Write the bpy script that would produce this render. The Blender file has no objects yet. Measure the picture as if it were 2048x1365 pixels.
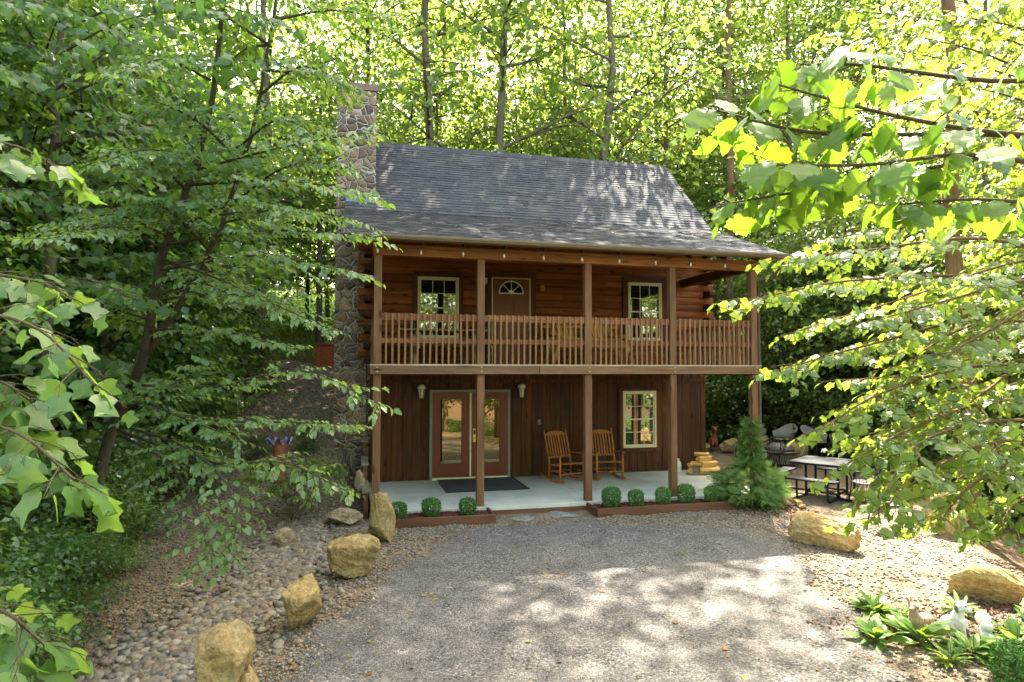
import bpy, math, random
import numpy as np
from mathutils import Vector, Matrix

R = math.radians
rnd = random.Random(7)
S = bpy.context.scene
COL = S.collection

# ------------------------------------------------------------------ camera
CX, CY, CZ = -0.404, -11.806, 2.573
YAW, PITCH, ROLL, FPX = R(13.795), R(2.368), R(0.108), 1285.0
fw = Vector((math.sin(YAW) * math.cos(PITCH), math.cos(YAW) * math.cos(PITCH), math.sin(PITCH)))
rt0 = Vector((math.cos(YAW), -math.sin(YAW), 0))
up0 = rt0.cross(fw)
rt = rt0 * math.cos(ROLL) + up0 * math.sin(ROLL)
up = up0 * math.cos(ROLL) - rt0 * math.sin(ROLL)
cam = bpy.data.objects.new("camera", bpy.data.cameras.new("camera"))
COL.objects.link(cam)
cam.matrix_world = Matrix(((rt.x, up.x, -fw.x, CX), (rt.y, up.y, -fw.y, CY), (rt.z, up.z, -fw.z, CZ), (0, 0, 0, 1)))
cam.data.sensor_width = 36.0
cam.data.lens = FPX / 2048 * 36
cam.data.clip_end = 600
cam.data.clip_start = 0.05
S.camera = cam

# ------------------------------------------------------------------ sky + sun
SUN_EL, SUN_AZ = R(57), R(30)          # azimuth: from +Y towards +X
w = bpy.data.worlds.new("World"); S.world = w; w.use_nodes = True
nt = w.node_tree
for n in list(nt.nodes): nt.nodes.remove(n)
sky = nt.nodes.new("ShaderNodeTexSky"); sky.sky_type = 'NISHITA'; sky.sun_disc = False
sky.sun_elevation = SUN_EL; sky.sun_rotation = SUN_AZ
sky.air_density = 1.2; sky.dust_density = 2.5; sky.ozone_density = 1.0
bg = nt.nodes.new("ShaderNodeBackground"); bg.inputs[1].default_value = 0.15
wo = nt.nodes.new("ShaderNodeOutputWorld")
tint = nt.nodes.new("ShaderNodeMix"); tint.data_type = 'RGBA'; tint.blend_type = 'MULTIPLY'; tint.inputs[0].default_value = 1.0; tint.inputs[7].default_value = (1.14, 1.0, 0.80, 1)
nt.links.new(sky.outputs[0], tint.inputs[6]); nt.links.new(tint.outputs[2], bg.inputs[0]); nt.links.new(bg.outputs[0], wo.inputs[0])
sl = bpy.data.lights.new("sun", 'SUN'); sl.energy = 3.7; sl.angle = R(0.55); sl.color = (1.0, 0.93, 0.80)
so = bpy.data.objects.new("sun", sl); COL.objects.link(so)
sd = Vector((math.sin(SUN_AZ) * math.cos(SUN_EL), math.cos(SUN_AZ) * math.cos(SUN_EL), math.sin(SUN_EL)))
so.rotation_euler = sd.to_track_quat('Z', 'Y').to_euler()
so.location = sd * 60

S.view_settings.view_transform = 'Standard'; S.view_settings.look = 'None'
S.view_settings.exposure = 3.55; S.view_settings.gamma = 1.0
S.render.engine = 'CYCLES'
cy = S.cycles
cy.use_denoising = True
try: cy.denoiser = 'OPENIMAGEDENOISE'
except Exception: pass
cy.max_bounces = 7; cy.diffuse_bounces = 4; cy.glossy_bounces = 3; cy.transmission_bounces = 4; cy.transparent_max_bounces = 4
cy.caustics_reflective = False; cy.caustics_refractive = False
cy.sample_clamp_indirect = 6.0


def at(u, v, d):
    """world point seen at photo pixel (u, v) at d metres of depth"""
    a = (u - 1024) / FPX; b = -(v - 682.5) / FPX
    return Vector((CX, CY, CZ)) + (fw + rt * a + up * b) * d

# ------------------------------------------------------------------ tagging
LOC = {}

def tag(o, label=None, cat=None, group=None, kind=None):
    if label: o["label"] = label
    if cat: o["category"] = cat
    if group: o["group"] = group
    if kind: o["kind"] = kind
    return o

def empty(name, loc, label, cat, group=None):
    o = bpy.data.objects.new(name, None); COL.objects.link(o); o.location = loc
    o.empty_display_size = 0.2
    LOC[o.name] = Vector(loc)
    return tag(o, label, cat, group)

def copy_tree(o, parent=None):
    c = o.copy(); COL.objects.link(c)
    if parent: c.parent = parent
    for ch in list(o.children): copy_tree(ch, c)
    return c

# ------------------------------------------------------------------ mesh builder
class MB:
    def __init__(s): s.v = []; s.f = []; s.m = []; s.uv = None
    def add(s, vs, fs, mi=0):
        o = len(s.v); s.v.extend([tuple(x) for x in vs])
        for f in fs: s.f.append([i + o for i in f]); s.m.append(mi)
        return s
    def box(s, a, b, mi=0):
        x0, y0, z0 = a; x1, y1, z1 = b
        return s.add([(x0,y0,z0),(x1,y0,z0),(x1,y1,z0),(x0,y1,z0),(x0,y0,z1),(x1,y0,z1),(x1,y1,z1),(x0,y1,z1)],
              [(3,2,1,0),(4,5,6,7),(0,1,5,4),(1,2,6,5),(2,3,7,6),(3,0,4,7)], mi)
    def obox(s, c, ax, ay, az, mi=0):
        c, ax, ay, az = map(Vector, (c, ax, ay, az)); vs = []
        for k in (-1, 1):
            for i, j in ((-1,-1),(1,-1),(1,1),(-1,1)): vs.append(c + ax*i + ay*j + az*k)
        return s.add(vs, [(3,2,1,0),(4,5,6,7),(0,1,5,4),(1,2,6,5),(2,3,7,6),(3,0,4,7)], mi)
    def bar(s, p, q, w_, h_, upv=(0,0,1), mi=0):
        p, q, upv = Vector(p), Vector(q), Vector(upv)
        d = (q - p); L = d.length; d.normalize()
        sx = d.cross(upv)
        if sx.length < 1e-4: sx = d.cross(Vector((0,1,0)))
        sx.normalize(); u = sx.cross(d)
        return s.obox((p+q)/2, sx*w_/2, d*L/2, u*h_/2, mi)
    def tube(s, pts, radii, n=8, mi=0, cap=True):
        pts = [Vector(p) for p in pts]
        if not hasattr(radii, '__len__'): radii = [radii]*len(pts)
        ref = Vector((0.31, 0.17, 0.93)); vs = []; fs = []
        prev = None
        for i, p in enumerate(pts):
            t = (pts[min(i+1, len(pts)-1)] - pts[max(i-1, 0)]).normalized()
            if prev is None:
                a = t.cross(ref)
                if a.length < 0.1: a = t.cross(Vector((1,0,0)))
                a.normalize()
            else:
                a = prev - t*prev.dot(t)
                if a.length < 1e-5: a = t.cross(ref)
                a.normalize()
            prev = a; b = t.cross(a)
            for k in range(n):
                th = 2*math.pi*k/n
                vs.append(p + (a*math.cos(th) + b*math.sin(th))*radii[i])
        for i in range(len(pts)-1):
            for k in range(n):
                k2 = (k+1) % n
                fs.append((i*n+k, i*n+k2, (i+1)*n+k2, (i+1)*n+k))
        if cap:
            fs.append(tuple(range(n-1, -1, -1))); fs.append(tuple((len(pts)-1)*n+k for k in range(n)))
        return s.add(vs, fs, mi)
    def lathe(s, prof, c=(0,0,0), n=20, mi=0):
        vs = []; fs = []
        for r_, z in prof:
            for k in range(n):
                th = 2*math.pi*k/n; vs.append((c[0]+r_*math.cos(th), c[1]+r_*math.sin(th), c[2]+z))
        for i in range(len(prof)-1):
            for k in range(n):
                k2 = (k+1) % n; fs.append((i*n+k, i*n+k2, (i+1)*n+k2, (i+1)*n+k))
        fs.append(tuple(range(n-1,-1,-1))); fs.append(tuple((len(prof)-1)*n+k for k in range(n)))
        return s.add(vs, fs, mi)
    def prismx(s, poly, x0, x1, mi=0):
        """poly in (y,z), extruded along x"""
        n = len(poly)
        vs = [(x0,y,z) for y,z in poly] + [(x1,y,z) for y,z in poly]
        fs = [tuple(range(n-1,-1,-1)), tuple(range(n,2*n))] + [(i,(i+1)%n,n+(i+1)%n,n+i) for i in range(n)]
        return s.add(vs, fs, mi)
    def prismy(s, poly, y0, y1, mi=0):
        n = len(poly)
        vs = [(x,y0,z) for x,z in poly] + [(x,y1,z) for x,z in poly]
        fs = [tuple(range(n)), tuple(range(2*n-1,n-1,-1))] + [(i,n+i,n+(i+1)%n,(i+1)%n) for i in range(n)]
        return s.add(vs, fs, mi)
    def build(s, name, mats, parent=None, smooth=False, bevel=0.0):
        off = Vector((0,0,0)); p = parent
        while p is not None:
            off = off + LOC.get(p.name, Vector((0,0,0))); p = p.parent
        me = bpy.data.meshes.new(name)
        me.from_pydata([(a-off.x, b-off.y, c-off.z) for a,b,c in s.v], [], s.f)
        if not isinstance(mats, (list, tuple)): mats = [mats]
        for m in mats: me.materials.append(m)
        if len(mats) > 1: me.polygons.foreach_set("material_index", s.m)
        if smooth: me.polygons.foreach_set("use_smooth", [True]*len(s.f))
        me.update()
        o = bpy.data.objects.new(name, me); COL.objects.link(o)
        if parent: o.parent = parent
        if bevel:
            b = o.modifiers.new("bevel", 'BEVEL'); b.width = bevel; b.segments = 2; b.limit_method = 'ANGLE'
        return o

def np_mesh(name, V, F, mats, parent=None, smooth=False, mi=None, luv=None):
    """V (n,3) float array, F (m,k) int array with one polygon size"""
    off = np.zeros(3); p = parent
    while p is not None:
        off = off + np.array(LOC.get(p.name, (0,0,0))); p = p.parent
    me = bpy.data.meshes.new(name)
    V = np.ascontiguousarray(V - off, dtype=np.float32); F = np.ascontiguousarray(F, dtype=np.int32)
    n, k = F.shape
    me.vertices.add(len(V)); me.vertices.foreach_set("co", V.ravel())
    me.loops.add(n*k); me.loops.foreach_set("vertex_index", F.ravel())
    me.polygons.add(n); me.polygons.foreach_set("loop_start", np.arange(0, n*k, k, dtype=np.int32))
    try: me.polygons.foreach_set("loop_total", np.full(n, k, dtype=np.int32))
    except Exception: pass
    if not isinstance(mats, (list, tuple)): mats = [mats]
    for m in mats: me.materials.append(m)
    if mi is not None: me.polygons.foreach_set("material_index", np.asarray(mi, dtype=np.int32))
    if smooth: me.polygons.foreach_set("use_smooth", np.ones(n, dtype=bool))
    me.update(calc_edges=True); me.validate()
    if luv is not None and len(me.vertices) == len(luv):
        at_ = me.attributes.new('luv', 'FLOAT2', 'POINT'); at_.data.foreach_set('vector', np.ascontiguousarray(luv, dtype=np.float32).ravel())
    o = bpy.data.objects.new(name, me); COL.objects.link(o)
    if parent: o.parent = parent
    return o

# ------------------------------------------------------------------ materials
def mat(name):
    m = bpy.data.materials.new(name); m.use_nodes = True
    nt = m.node_tree
    for n in list(nt.nodes): nt.nodes.remove(n)
    out = nt.nodes.new("ShaderNodeOutputMaterial")
    return m, nt, out

class N:
    """small helper to wire nodes"""
    def __init__(s, nt): s.nt = nt
    def new(s, t, **kw):
        n = s.nt.nodes.new(t)
        for k, v in kw.items(): setattr(n, k, v)
        return n
    def link(s, a, b): s.nt.links.new(a, b)
    def coord(s, kind="Object", scale=(1,1,1), rot=(0,0,0), jitter=0.0):
        tc = s.new("ShaderNodeTexCoord"); mp = s.new("ShaderNodeMapping")
        mp.inputs["Scale"].default_value = scale; mp.inputs["Rotation"].default_value = rot
        src = tc.outputs[kind]
        if jitter:
            g = s.new("ShaderNodeNewGeometry"); mul = s.new("ShaderNodeMath", operation='MULTIPLY')
            mul.inputs[1].default_value = jitter; s.link(g.outputs["Random Per Island"], mul.inputs[0])
            ad = s.new("ShaderNodeVectorMath", operation='ADD'); s.link(src, ad.inputs[0]); s.link(mul.outputs[0], ad.inputs[1])
            src = ad.outputs[0]
        s.link(src, mp.inputs["Vector"]); return mp.outputs[0]
    def noise(s, vec, scale, detail=4, rough=0.55, dist=0.0):
        n = s.new("ShaderNodeTexNoise"); n.inputs["Scale"].default_value = scale; n.inputs["Detail"].default_value = detail
        n.inputs["Roughness"].default_value = rough; n.inputs["Distortion"].default_value = dist
        s.link(vec, n.inputs["Vector"]); return n.outputs["Fac"]
    def vor(s, vec, scale, feature='F1', rand=1.0):
        n = s.new("ShaderNodeTexVoronoi", feature=feature); n.inputs["Scale"].default_value = scale
        n.inputs["Randomness"].default_value = rand
        s.link(vec, n.inputs["Vector"]); return n
    def ramp(s, fac, stops, interp='LINEAR'):
        r = s.new("ShaderNodeValToRGB"); cr = r.color_ramp; cr.interpolation = interp
        while len(cr.elements) < len(stops): cr.elements.new(0.5)
        for e, (p, c) in zip(cr.elements, stops):
            e.position = p; e.color = (*c, 1) if len(c) == 3 else c
        s.link(fac, r.inputs[0]); return r.outputs[0]
    def mix(s, fac, a, b, blend='MIX'):
        m = s.new("ShaderNodeMix", data_type='RGBA', blend_type=blend)
        for sock, v in ((m.inputs[0], fac), (m.inputs[6], a), (m.inputs[7], b)):
            if hasattr(v, 'is_output'): s.link(v, sock)
            elif isinstance(v, (int, float)): sock.default_value = v
            else: sock.default_value = (*v, 1)
        return m.outputs[2]
    def math(s, op, a, b=0.0, clamp=False):
        m = s.new("ShaderNodeMath", operation=op); m.use_clamp = clamp
        for sock, v in ((m.inputs[0], a), (m.inputs[1], b)):
            if hasattr(v, 'is_output'): s.link(v, sock)
            else: sock.default_value = v
        return m.outputs[0]
    def bump(s, h, strength=0.5, dist=0.02):
        b = s.new("ShaderNodeBump"); b.inputs["Strength"].default_value = strength; b.inputs["Distance"].default_value = dist
        s.link(h, b.inputs["Height"]); return b.outputs[0]
    def island(s): return s.new("ShaderNodeNewGeometry").outputs["Random Per Island"]
    def objrand(s): return s.new("ShaderNodeObjectInfo").outputs["Random"]
    def bsdf(s, col, rough=0.7, spec=0.3, metal=0.0, normal=None):
        p = s.new("ShaderNodeBsdfPrincipled")
        if hasattr(col, 'is_output'): s.link(col, p.inputs["Base Color"])
        else: p.inputs["Base Color"].default_value = (*col, 1)
        if hasattr(rough, 'is_output'): s.link(rough, p.inputs["Roughness"])
        else: p.inputs["Roughness"].default_value = rough
        p.inputs["Specular IOR Level"].default_value = spec; p.inputs["Metallic"].default_value = metal
        if normal is not None: s.link(normal, p.inputs["Normal"])
        return p.outputs[0]

def m_wood(name, dark, midc, light, axis='X', rough=0.62, knots=True, grain=1.0):
    m, nt, out = mat(name); k = N(nt)
    sc = {'X': (0.6, 9, 9), 'Y': (9, 0.6, 9), 'Z': (9, 9, 0.6)}[axis]
    vec = k.coord("Object", sc, jitter=37.0)
    n1 = k.noise(vec, 1.3*grain, 6, 0.65, 0.6)
    n2 = k.noise(vec, 5.0*grain, 3, 0.5)
    c = k.ramp(n1, [(0.28, dark), (0.52, midc), (0.74, light)])
    c = k.mix(0.22, c, k.ramp(n2, [(0.35, dark), (0.7, light)]))
    isl = k.island()
    c = k.mix(1.0, c, k.ramp(isl, [(0, (0.68,0.66,0.64)), (0.5, (1,1,1)), (1, (1.22,1.18,1.08))]), 'MULTIPLY')
    if knots:
        ks = {'X': (1.3, 4, 4), 'Y': (4, 1.3, 4), 'Z': (4, 4, 1.3)}[axis]
        kv = k.vor(k.coord("Object", ks, jitter=21.0), 1.15)
        kn = k.ramp(kv.outputs["Distance"], [(0.06, (1,1,1)), (0.17, (0,0,0))])
        c = k.mix(kn, c, tuple(x*0.35 for x in dark))
    big = k.noise(k.coord("Object", (1,1,1)), 1.1, 3)
    c = k.mix(1.0, c, k.ramp(big, [(0.3, (0.82,0.8,0.78)), (0.7, (1.1,1.08,1.05))]), 'MULTIPLY')
    h = k.math('ADD', n1, n2)
    k.link(k.bsdf(c, rough, 0.25, normal=k.bump(h, 0.35, 0.006)), out.inputs[0]); return m

def m_plain(name, col, rough=0.5, spec=0.4, metal=0.0, var=0.12, vscale=14, bump=0.0):
    m, nt, out = mat(name); k = N(nt)
    n = k.noise(k.coord("Object"), vscale, 5, 0.6)
    lo = tuple(c*(1-var) for c in col); hi = tuple(min(1, c*(1+var)) for c in col)
    c = k.ramp(n, [(0.3, lo), (0.7, hi)])
    nb = k.bump(n, bump, 0.01) if bump else None
    k.link(k.bsdf(c, rough, spec, metal, nb), out.inputs[0]); return m

def m_leaf(name, cols, trans, tmix=0.42, rough=0.42, spec=0.5, clump=0.0, veins=0.0):
    """cols: list of colours picked per leaf; trans: colour of the light let through"""
    m, nt, out = mat(name); k = N(nt)
    isl = k.island()
    st = [(i/(len(cols)-1), c) for i, c in enumerate(cols)]
    c = k.ramp(isl, st)
    if clump:
        big = k.noise(k.coord("Object"), clump, 2)
        c = k.mix(1.0, c, k.ramp(big, [(0.35, (0.75,0.8,0.8)), (0.65, (1.25,1.15,0.95))]), 'MULTIPLY')
    orr = k.objrand()
    c = k.mix(1.0, c, k.ramp(orr, [(0, (0.85,0.9,0.9)), (1, (1.15,1.08,1.0))]), 'MULTIPLY')
    nb = None; vt = None
    if veins:
        a_ = k.new("ShaderNodeAttribute"); a_.attribute_name = 'luv'
        sp = k.new("ShaderNodeSeparateXYZ"); k.link(a_.outputs["Vector"], sp.inputs[0])
        ax = k.math('ABSOLUTE', sp.outputs[0]); mid_ = k.math('LESS_THAN', ax, 0.014)
        fr_ = k.math('FRACT', k.math('MULTIPLY', k.math('SUBTRACT', sp.outputs[1], k.math('MULTIPLY', ax, 0.75)), 6.0))
        lat = k.math('LESS_THAN', k.math('ABSOLUTE', k.math('SUBTRACT', fr_, 0.5)), 0.05)
        vt = k.math('MAXIMUM', mid_, k.math('MULTIPLY', lat, 0.6))
        c = k.mix(k.math('MULTIPLY', vt, veins), c, (0.20, 0.26, 0.09))
        blot = k.noise(k.coord("Object"), 55, 3, 0.6)
        c = k.mix(1.0, c, k.ramp(blot, [(0.3, (0.8,0.84,0.8)), (0.7, (1.18,1.12,1.05))]), 'MULTIPLY')
        nb = k.bump(k.math('ADD', k.math('MULTIPLY', vt, -0.6), k.math('MULTIPLY', fr_, 0.5)), 0.5, 0.004)
    p = k.bsdf(c, rough, spec, normal=nb)
    t = k.new("ShaderNodeBsdfTranslucent")
    tc = k.mix(1.0, k.ramp(isl, [(0, tuple(x*0.75 for x in trans)), (0.6, trans), (1, (min(1,trans[0]*1.35), trans[1]*1.12, trans[2]))]),
               k.ramp(orr, [(0, (0.85,0.92,1)), (1, (1.15,1.05,1))]), 'MULTIPLY')
    if veins: tc = k.mix(k.math('MULTIPLY', vt, 0.45), tc, tuple(x*0.35 for x in trans))
    k.link(tc, t.inputs[0])
    mx = k.new("ShaderNodeMixShader"); mx.inputs[0].default_value = tmix
    k.link(p, mx.inputs[1]); k.link(t.outputs[0], mx.inputs[2]); k.link(mx.outputs[0], out.inputs[0]); return m

def m_bark(name, dark, light, sc=(10,10,2.2)):
    m, nt, out = mat(name); k = N(nt)
    v = k.coord("Object", sc)
    n1 = k.noise(v, 2.0, 6, 0.7, 0.8); n2 = k.noise(k.coord("Object"), 0.8, 3)
    c = k.ramp(n1, [(0.3, dark), (0.7, light)])
    c = k.mix(0.35, c, k.ramp(n2, [(0.4, tuple(x*0.7 for x in dark)), (0.65, (light[0]*0.8, light[1]*0.95, light[2]*0.7))]))
    k.link(k.bsdf(c, 0.9, 0.1, normal=k.bump(n1, 0.9, 0.03)), out.inputs[0]); return m

def m_gravel(name, cols, s1, s2, bumpd=0.012, patch=None):
    m, nt, out = mat(name); k = N(nt)
    v = k.coord("Object")
    wob = k.new("ShaderNodeTexNoise"); wob.inputs["Scale"].default_value = s1*0.6; k.link(v, wob.inputs["Vector"])
    va = k.vor(v, s1); vb = k.vor(v, s2)
    sep = k.new("ShaderNodeSeparateColor"); k.link(va.outputs["Color"], sep.inputs[0])
    sep2 = k.new("ShaderNodeSeparateColor"); k.link(vb.outputs["Color"], sep2.inputs[0])
    st = [(i/(len(cols)-1), c) for i, c in enumerate(cols)]
    c1 = k.ramp(sep.outputs[0], st); c2 = k.ramp(sep2.outputs[1], st)
    nb = k.noise(v, 1.7, 4, 0.6)
    c = k.mix(k.ramp(nb, [(0.42, (0,0,0)), (0.6, (1,1,1))]), c1, c2)
    lo = k.noise(v, 0.45, 5, 0.65)
    c = k.mix(1.0, c, k.ramp(lo, [(0.3, (0.8,0.78,0.76)), (0.7, (1.15,1.13,1.1))]), 'MULTIPLY')
    if patch:
        pn = k.noise(v, 3.2, 5, 0.7)
        c = k.mix(k.ramp(pn, [(0.58, (0,0,0)), (0.7, (0.65,0.65,0.65))]), c, patch)
    h = k.mix(k.ramp(nb, [(0.42, (0,0,0)), (0.6, (1,1,1))]), va.outputs["Distance"], vb.outputs["Distance"])
    h2 = k.math('MULTIPLY', h, -1.0)
    k.link(k.bsdf(c, 0.9, 0.15, normal=k.bump(h2, 1.0, bumpd)), out.inputs[0]); return m

M = {}
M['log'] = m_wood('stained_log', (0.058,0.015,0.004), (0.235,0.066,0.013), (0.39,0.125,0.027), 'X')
M['logend'] = m_wood('log_end', (0.10,0.035,0.010), (0.22,0.075,0.020), (0.34,0.135,0.04), 'X')
M['logdark'] = m_wood('log_end_dark', (0.030,0.010,0.005), (0.07,0.022,0.009), (0.11,0.036,0.013), 'Y')
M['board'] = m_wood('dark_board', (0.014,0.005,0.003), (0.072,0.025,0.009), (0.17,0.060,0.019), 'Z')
M['trim'] = m_wood('trim_board', (0.040,0.013,0.005), (0.09,0.028,0.010), (0.15,0.048,0.015), 'Z')
M['post'] = m_wood('post_wood', (0.085,0.041,0.020), (0.19,0.093,0.044), (0.28,0.148,0.074), 'Z')
M['beam'] = m_wood('beam_wood', (0.085,0.045,0.024), (0.17,0.095,0.050), (0.25,0.148,0.082), 'X')
M['rail'] = m_wood('rail_wood', (0.12,0.042,0.019), (0.25,0.092,0.038), (0.34,0.145,0.064), 'X')
M['header'] = m_wood('header_wood', (0.11,0.040,0.011), (0.255,0.095,0.024), (0.37,0.155,0.044), 'X')
M['bal'] = m_wood('baluster_wood', (0.12,0.062,0.029), (0.215,0.115,0.053), (0.285,0.165,0.082), 'Z', knots=False)
M['deck'] = m_wood('deck_board', (0.22,0.17,0.12), (0.36,0.30,0.22), (0.48,0.42,0.33), 'X', knots=False)
M['rafter'] = m_wood('rafter_wood', (0.04,0.016,0.007), (0.09,0.036,0.014), (0.15,0.06,0.024), 'Y')
M['teak'] = m_wood('teak', (0.22,0.075,0.02), (0.40,0.15,0.04), (0.52,0.22,0.07), 'Z', knots=False)
M['weather'] = m_wood('weathered_wood', (0.16,0.10,0.06), (0.29,0.20,0.12), (0.40,0.30,0.19), 'X')
M['cedar'] = m_wood('cedar_log', (0.28,0.12,0.03), (0.48,0.23,0.06), (0.60,0.34,0.11), 'Z')
M['bedwood'] = m_wood('bed_board', (0.075,0.032,0.018), (0.14,0.062,0.034), (0.20,0.095,0.052), 'X')
M['treated'] = m_wood('treated_timber', (0.14,0.12,0.07), (0.25,0.22,0.14), (0.34,0.30,0.20), 'Y')
M['cream'] = m_plain('cream_vinyl', (0.66,0.60,0.40), 0.4, 0.4, var=0.06)
M['white'] = m_plain('white_paint', (0.78,0.76,0.70), 0.4, 0.4, var=0.05)
M['doorred'] = m_plain('red_brown_door', (0.155,0.034,0.020), 0.35, 0.4, var=0.08, vscale=3)
M['doorbrown'] = m_plain('brown_door', (0.185,0.052,0.022), 0.4, 0.4, var=0.06, vscale=3)
M['frame'] = m_plain('sage_frame', (0.19,0.21,0.16), 0.5, 0.3, var=0.08)
M['brass'] = m_plain('brass', (0.72,0.47,0.16), 0.28, 0.5, 0.9)
M['blackm'] = m_plain('black_metal', (0.016,0.016,0.018), 0.42, 0.4, 0.0, var=0.3)
M['coated'] = m_plain('coated_steel', (0.014,0.015,0.018), 0.65, 0.15, 0.0, var=0.2, vscale=40)
M['bronze'] = m_plain('dark_bronze', (0.05,0.038,0.028), 0.45, 0.4)
M['gutter'] = m_plain('brown_gutter', (0.15,0.105,0.062), 0.4, 0.4, var=0.1, vscale=4)
M['down'] = m_plain('dark_downspout', (0.06,0.035,0.024), 0.4, 0.4)
M['lampglass'] = m_plain('frosted_glass', (0.72,0.68,0.58), 0.25, 0.5)
M['bulb'] = m_plain('bulb_glass', (0.55,0.47,0.30), 0.2, 0.5)
M['flash'] = m_plain('metal_flashing', (0.11,0.13,0.18), 0.5, 0.4, 0.2)
M['cap'] = m_plain('chimney_cap', (0.155,0.095,0.082), 0.55, 0.3)
M['rust'] = m_plain('rusty_red', (0.30,0.075,0.030), 0.7, 0.2, var=0.25, bump=0.3)
M['terra'] = m_plain('terracotta', (0.30,0.10,0.05), 0.65, 0.2, var=0.2, bump=0.2)
M['bluegl'] = m_plain('blue_glaze', (0.13,0.14,0.34), 0.2, 0.6, var=0.6, vscale=30)
M['wicker'] = m_plain('pale_wicker', (0.33,0.30,0.26), 0.6, 0.3, var=0.25, vscale=60, bump=0.4)
M['firepit'] = m_plain('firepit_steel', (0.13,0.105,0.085), 0.55, 0.4, 0.3, var=0.3)
M['plaster'] = m_plain('white_plaster', (0.70,0.67,0.62), 0.7, 0.2, var=0.15, vscale=10, bump=0.2)
def m_patch():
    m, nt, out = mat('patched_plaster'); k = N(nt); v = k.coord("Object")
    n = k.noise(v, 5.5, 2, 0.5); c = k.ramp(n, [(0.52, (0.72,0.69,0.64)), (0.57, (0.15,0.14,0.15))])
    g = k.noise(v, 30, 4); c = k.mix(1.0, c, k.ramp(g, [(0.3, (0.75,0.74,0.72)), (0.7, (1.1,1.1,1.1))]), 'MULTIPLY')
    k.link(k.bsdf(c, 0.7, 0.2, normal=k.bump(g, 0.2, 0.01)), out.inputs[0]); return m
M['plastpatch'] = m_patch()
M['plastgrey'] = m_plain('grey_plaster', (0.16,0.15,0.16), 0.7, 0.2, var=0.3)
M['plastan'] = m_plain('tan_plaster', (0.40,0.26,0.17), 0.7, 0.2, var=0.25)
M['splitwood'] = m_wood('split_firewood', (0.36,0.19,0.05), (0.55,0.33,0.10), (0.68,0.46,0.18), 'X', knots=False)
M['fbark'] = m_bark('firewood_bark', (0.09,0.065,0.045), (0.22,0.18,0.14))
M['jug'] = m_plain('milky_plastic', (0.72,0.72,0.62), 0.35, 0.4)
M['mulch'] = m_gravel('mulch_bed', [(0.030,0.012,0.008),(0.085,0.032,0.020),(0.14,0.055,0.034),(0.05,0.02,0.013)], 26, 40, 0.03)
M['chip'] = m_plain('bark_chip', (0.10,0.038,0.024), 0.85, 0.15, var=0.5, vscale=20)
M['slab'] = None

def m_concrete():
    m, nt, out = mat('concrete'); k = N(nt); v = k.coord("Object")
    n1 = k.noise(v, 1.6, 6, 0.65); n2 = k.noise(v, 60, 3)
    c = k.ramp(n1, [(0.3, (0.36,0.355,0.30)), (0.55, (0.47,0.465,0.395)), (0.75, (0.54,0.525,0.445))])
    c = k.mix(0.15, c, k.ramp(n2, [(0.4, (0.3,0.3,0.28)), (0.6, (0.7,0.7,0.66))]))
    n3 = k.noise(v, 3.5, 6, 0.7, 0.5)
    c = k.mix(k.ramp(n3, [(0.60, (0,0,0)), (0.75, (0.45,0.45,0.45))]), c, (0.36,0.36,0.29))
    k.link(k.bsdf(c, 0.75, 0.25, normal=k.bump(n2, 0.15, 0.003)), out.inputs[0]); return m
M['slab'] = m_concrete()

def m_shingle():
    m, nt, out = mat('asphalt_shingle'); k = N(nt)
    isl = k.island(); v = k.coord("Object")
    c = k.ramp(isl, [(0, (0.042,0.042,0.050)), (0.4, (0.053,0.053,0.061)), (0.75, (0.061,0.060,0.067)), (1, (0.075,0.073,0.077))])
    g = k.noise(v, 160, 2, 0.6); n2 = k.noise(v, 0.9, 5, 0.6)
    c = k.mix(1.0, c, k.ramp(g, [(0.3, (0.6,0.6,0.6)), (0.7, (1.4,1.38,1.35))]), 'MULTIPLY')
    c = k.mix(1.0, c, k.ramp(n2, [(0.3, (0.85,0.87,0.92)), (0.7, (1.15,1.12,1.06))]), 'MULTIPLY')
    k.link(k.bsdf(c, 0.88, 0.2, normal=k.bump(g, 0.4, 0.004)), out.inputs[0]); return m
M['shingle'] = m_shingle()

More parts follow.
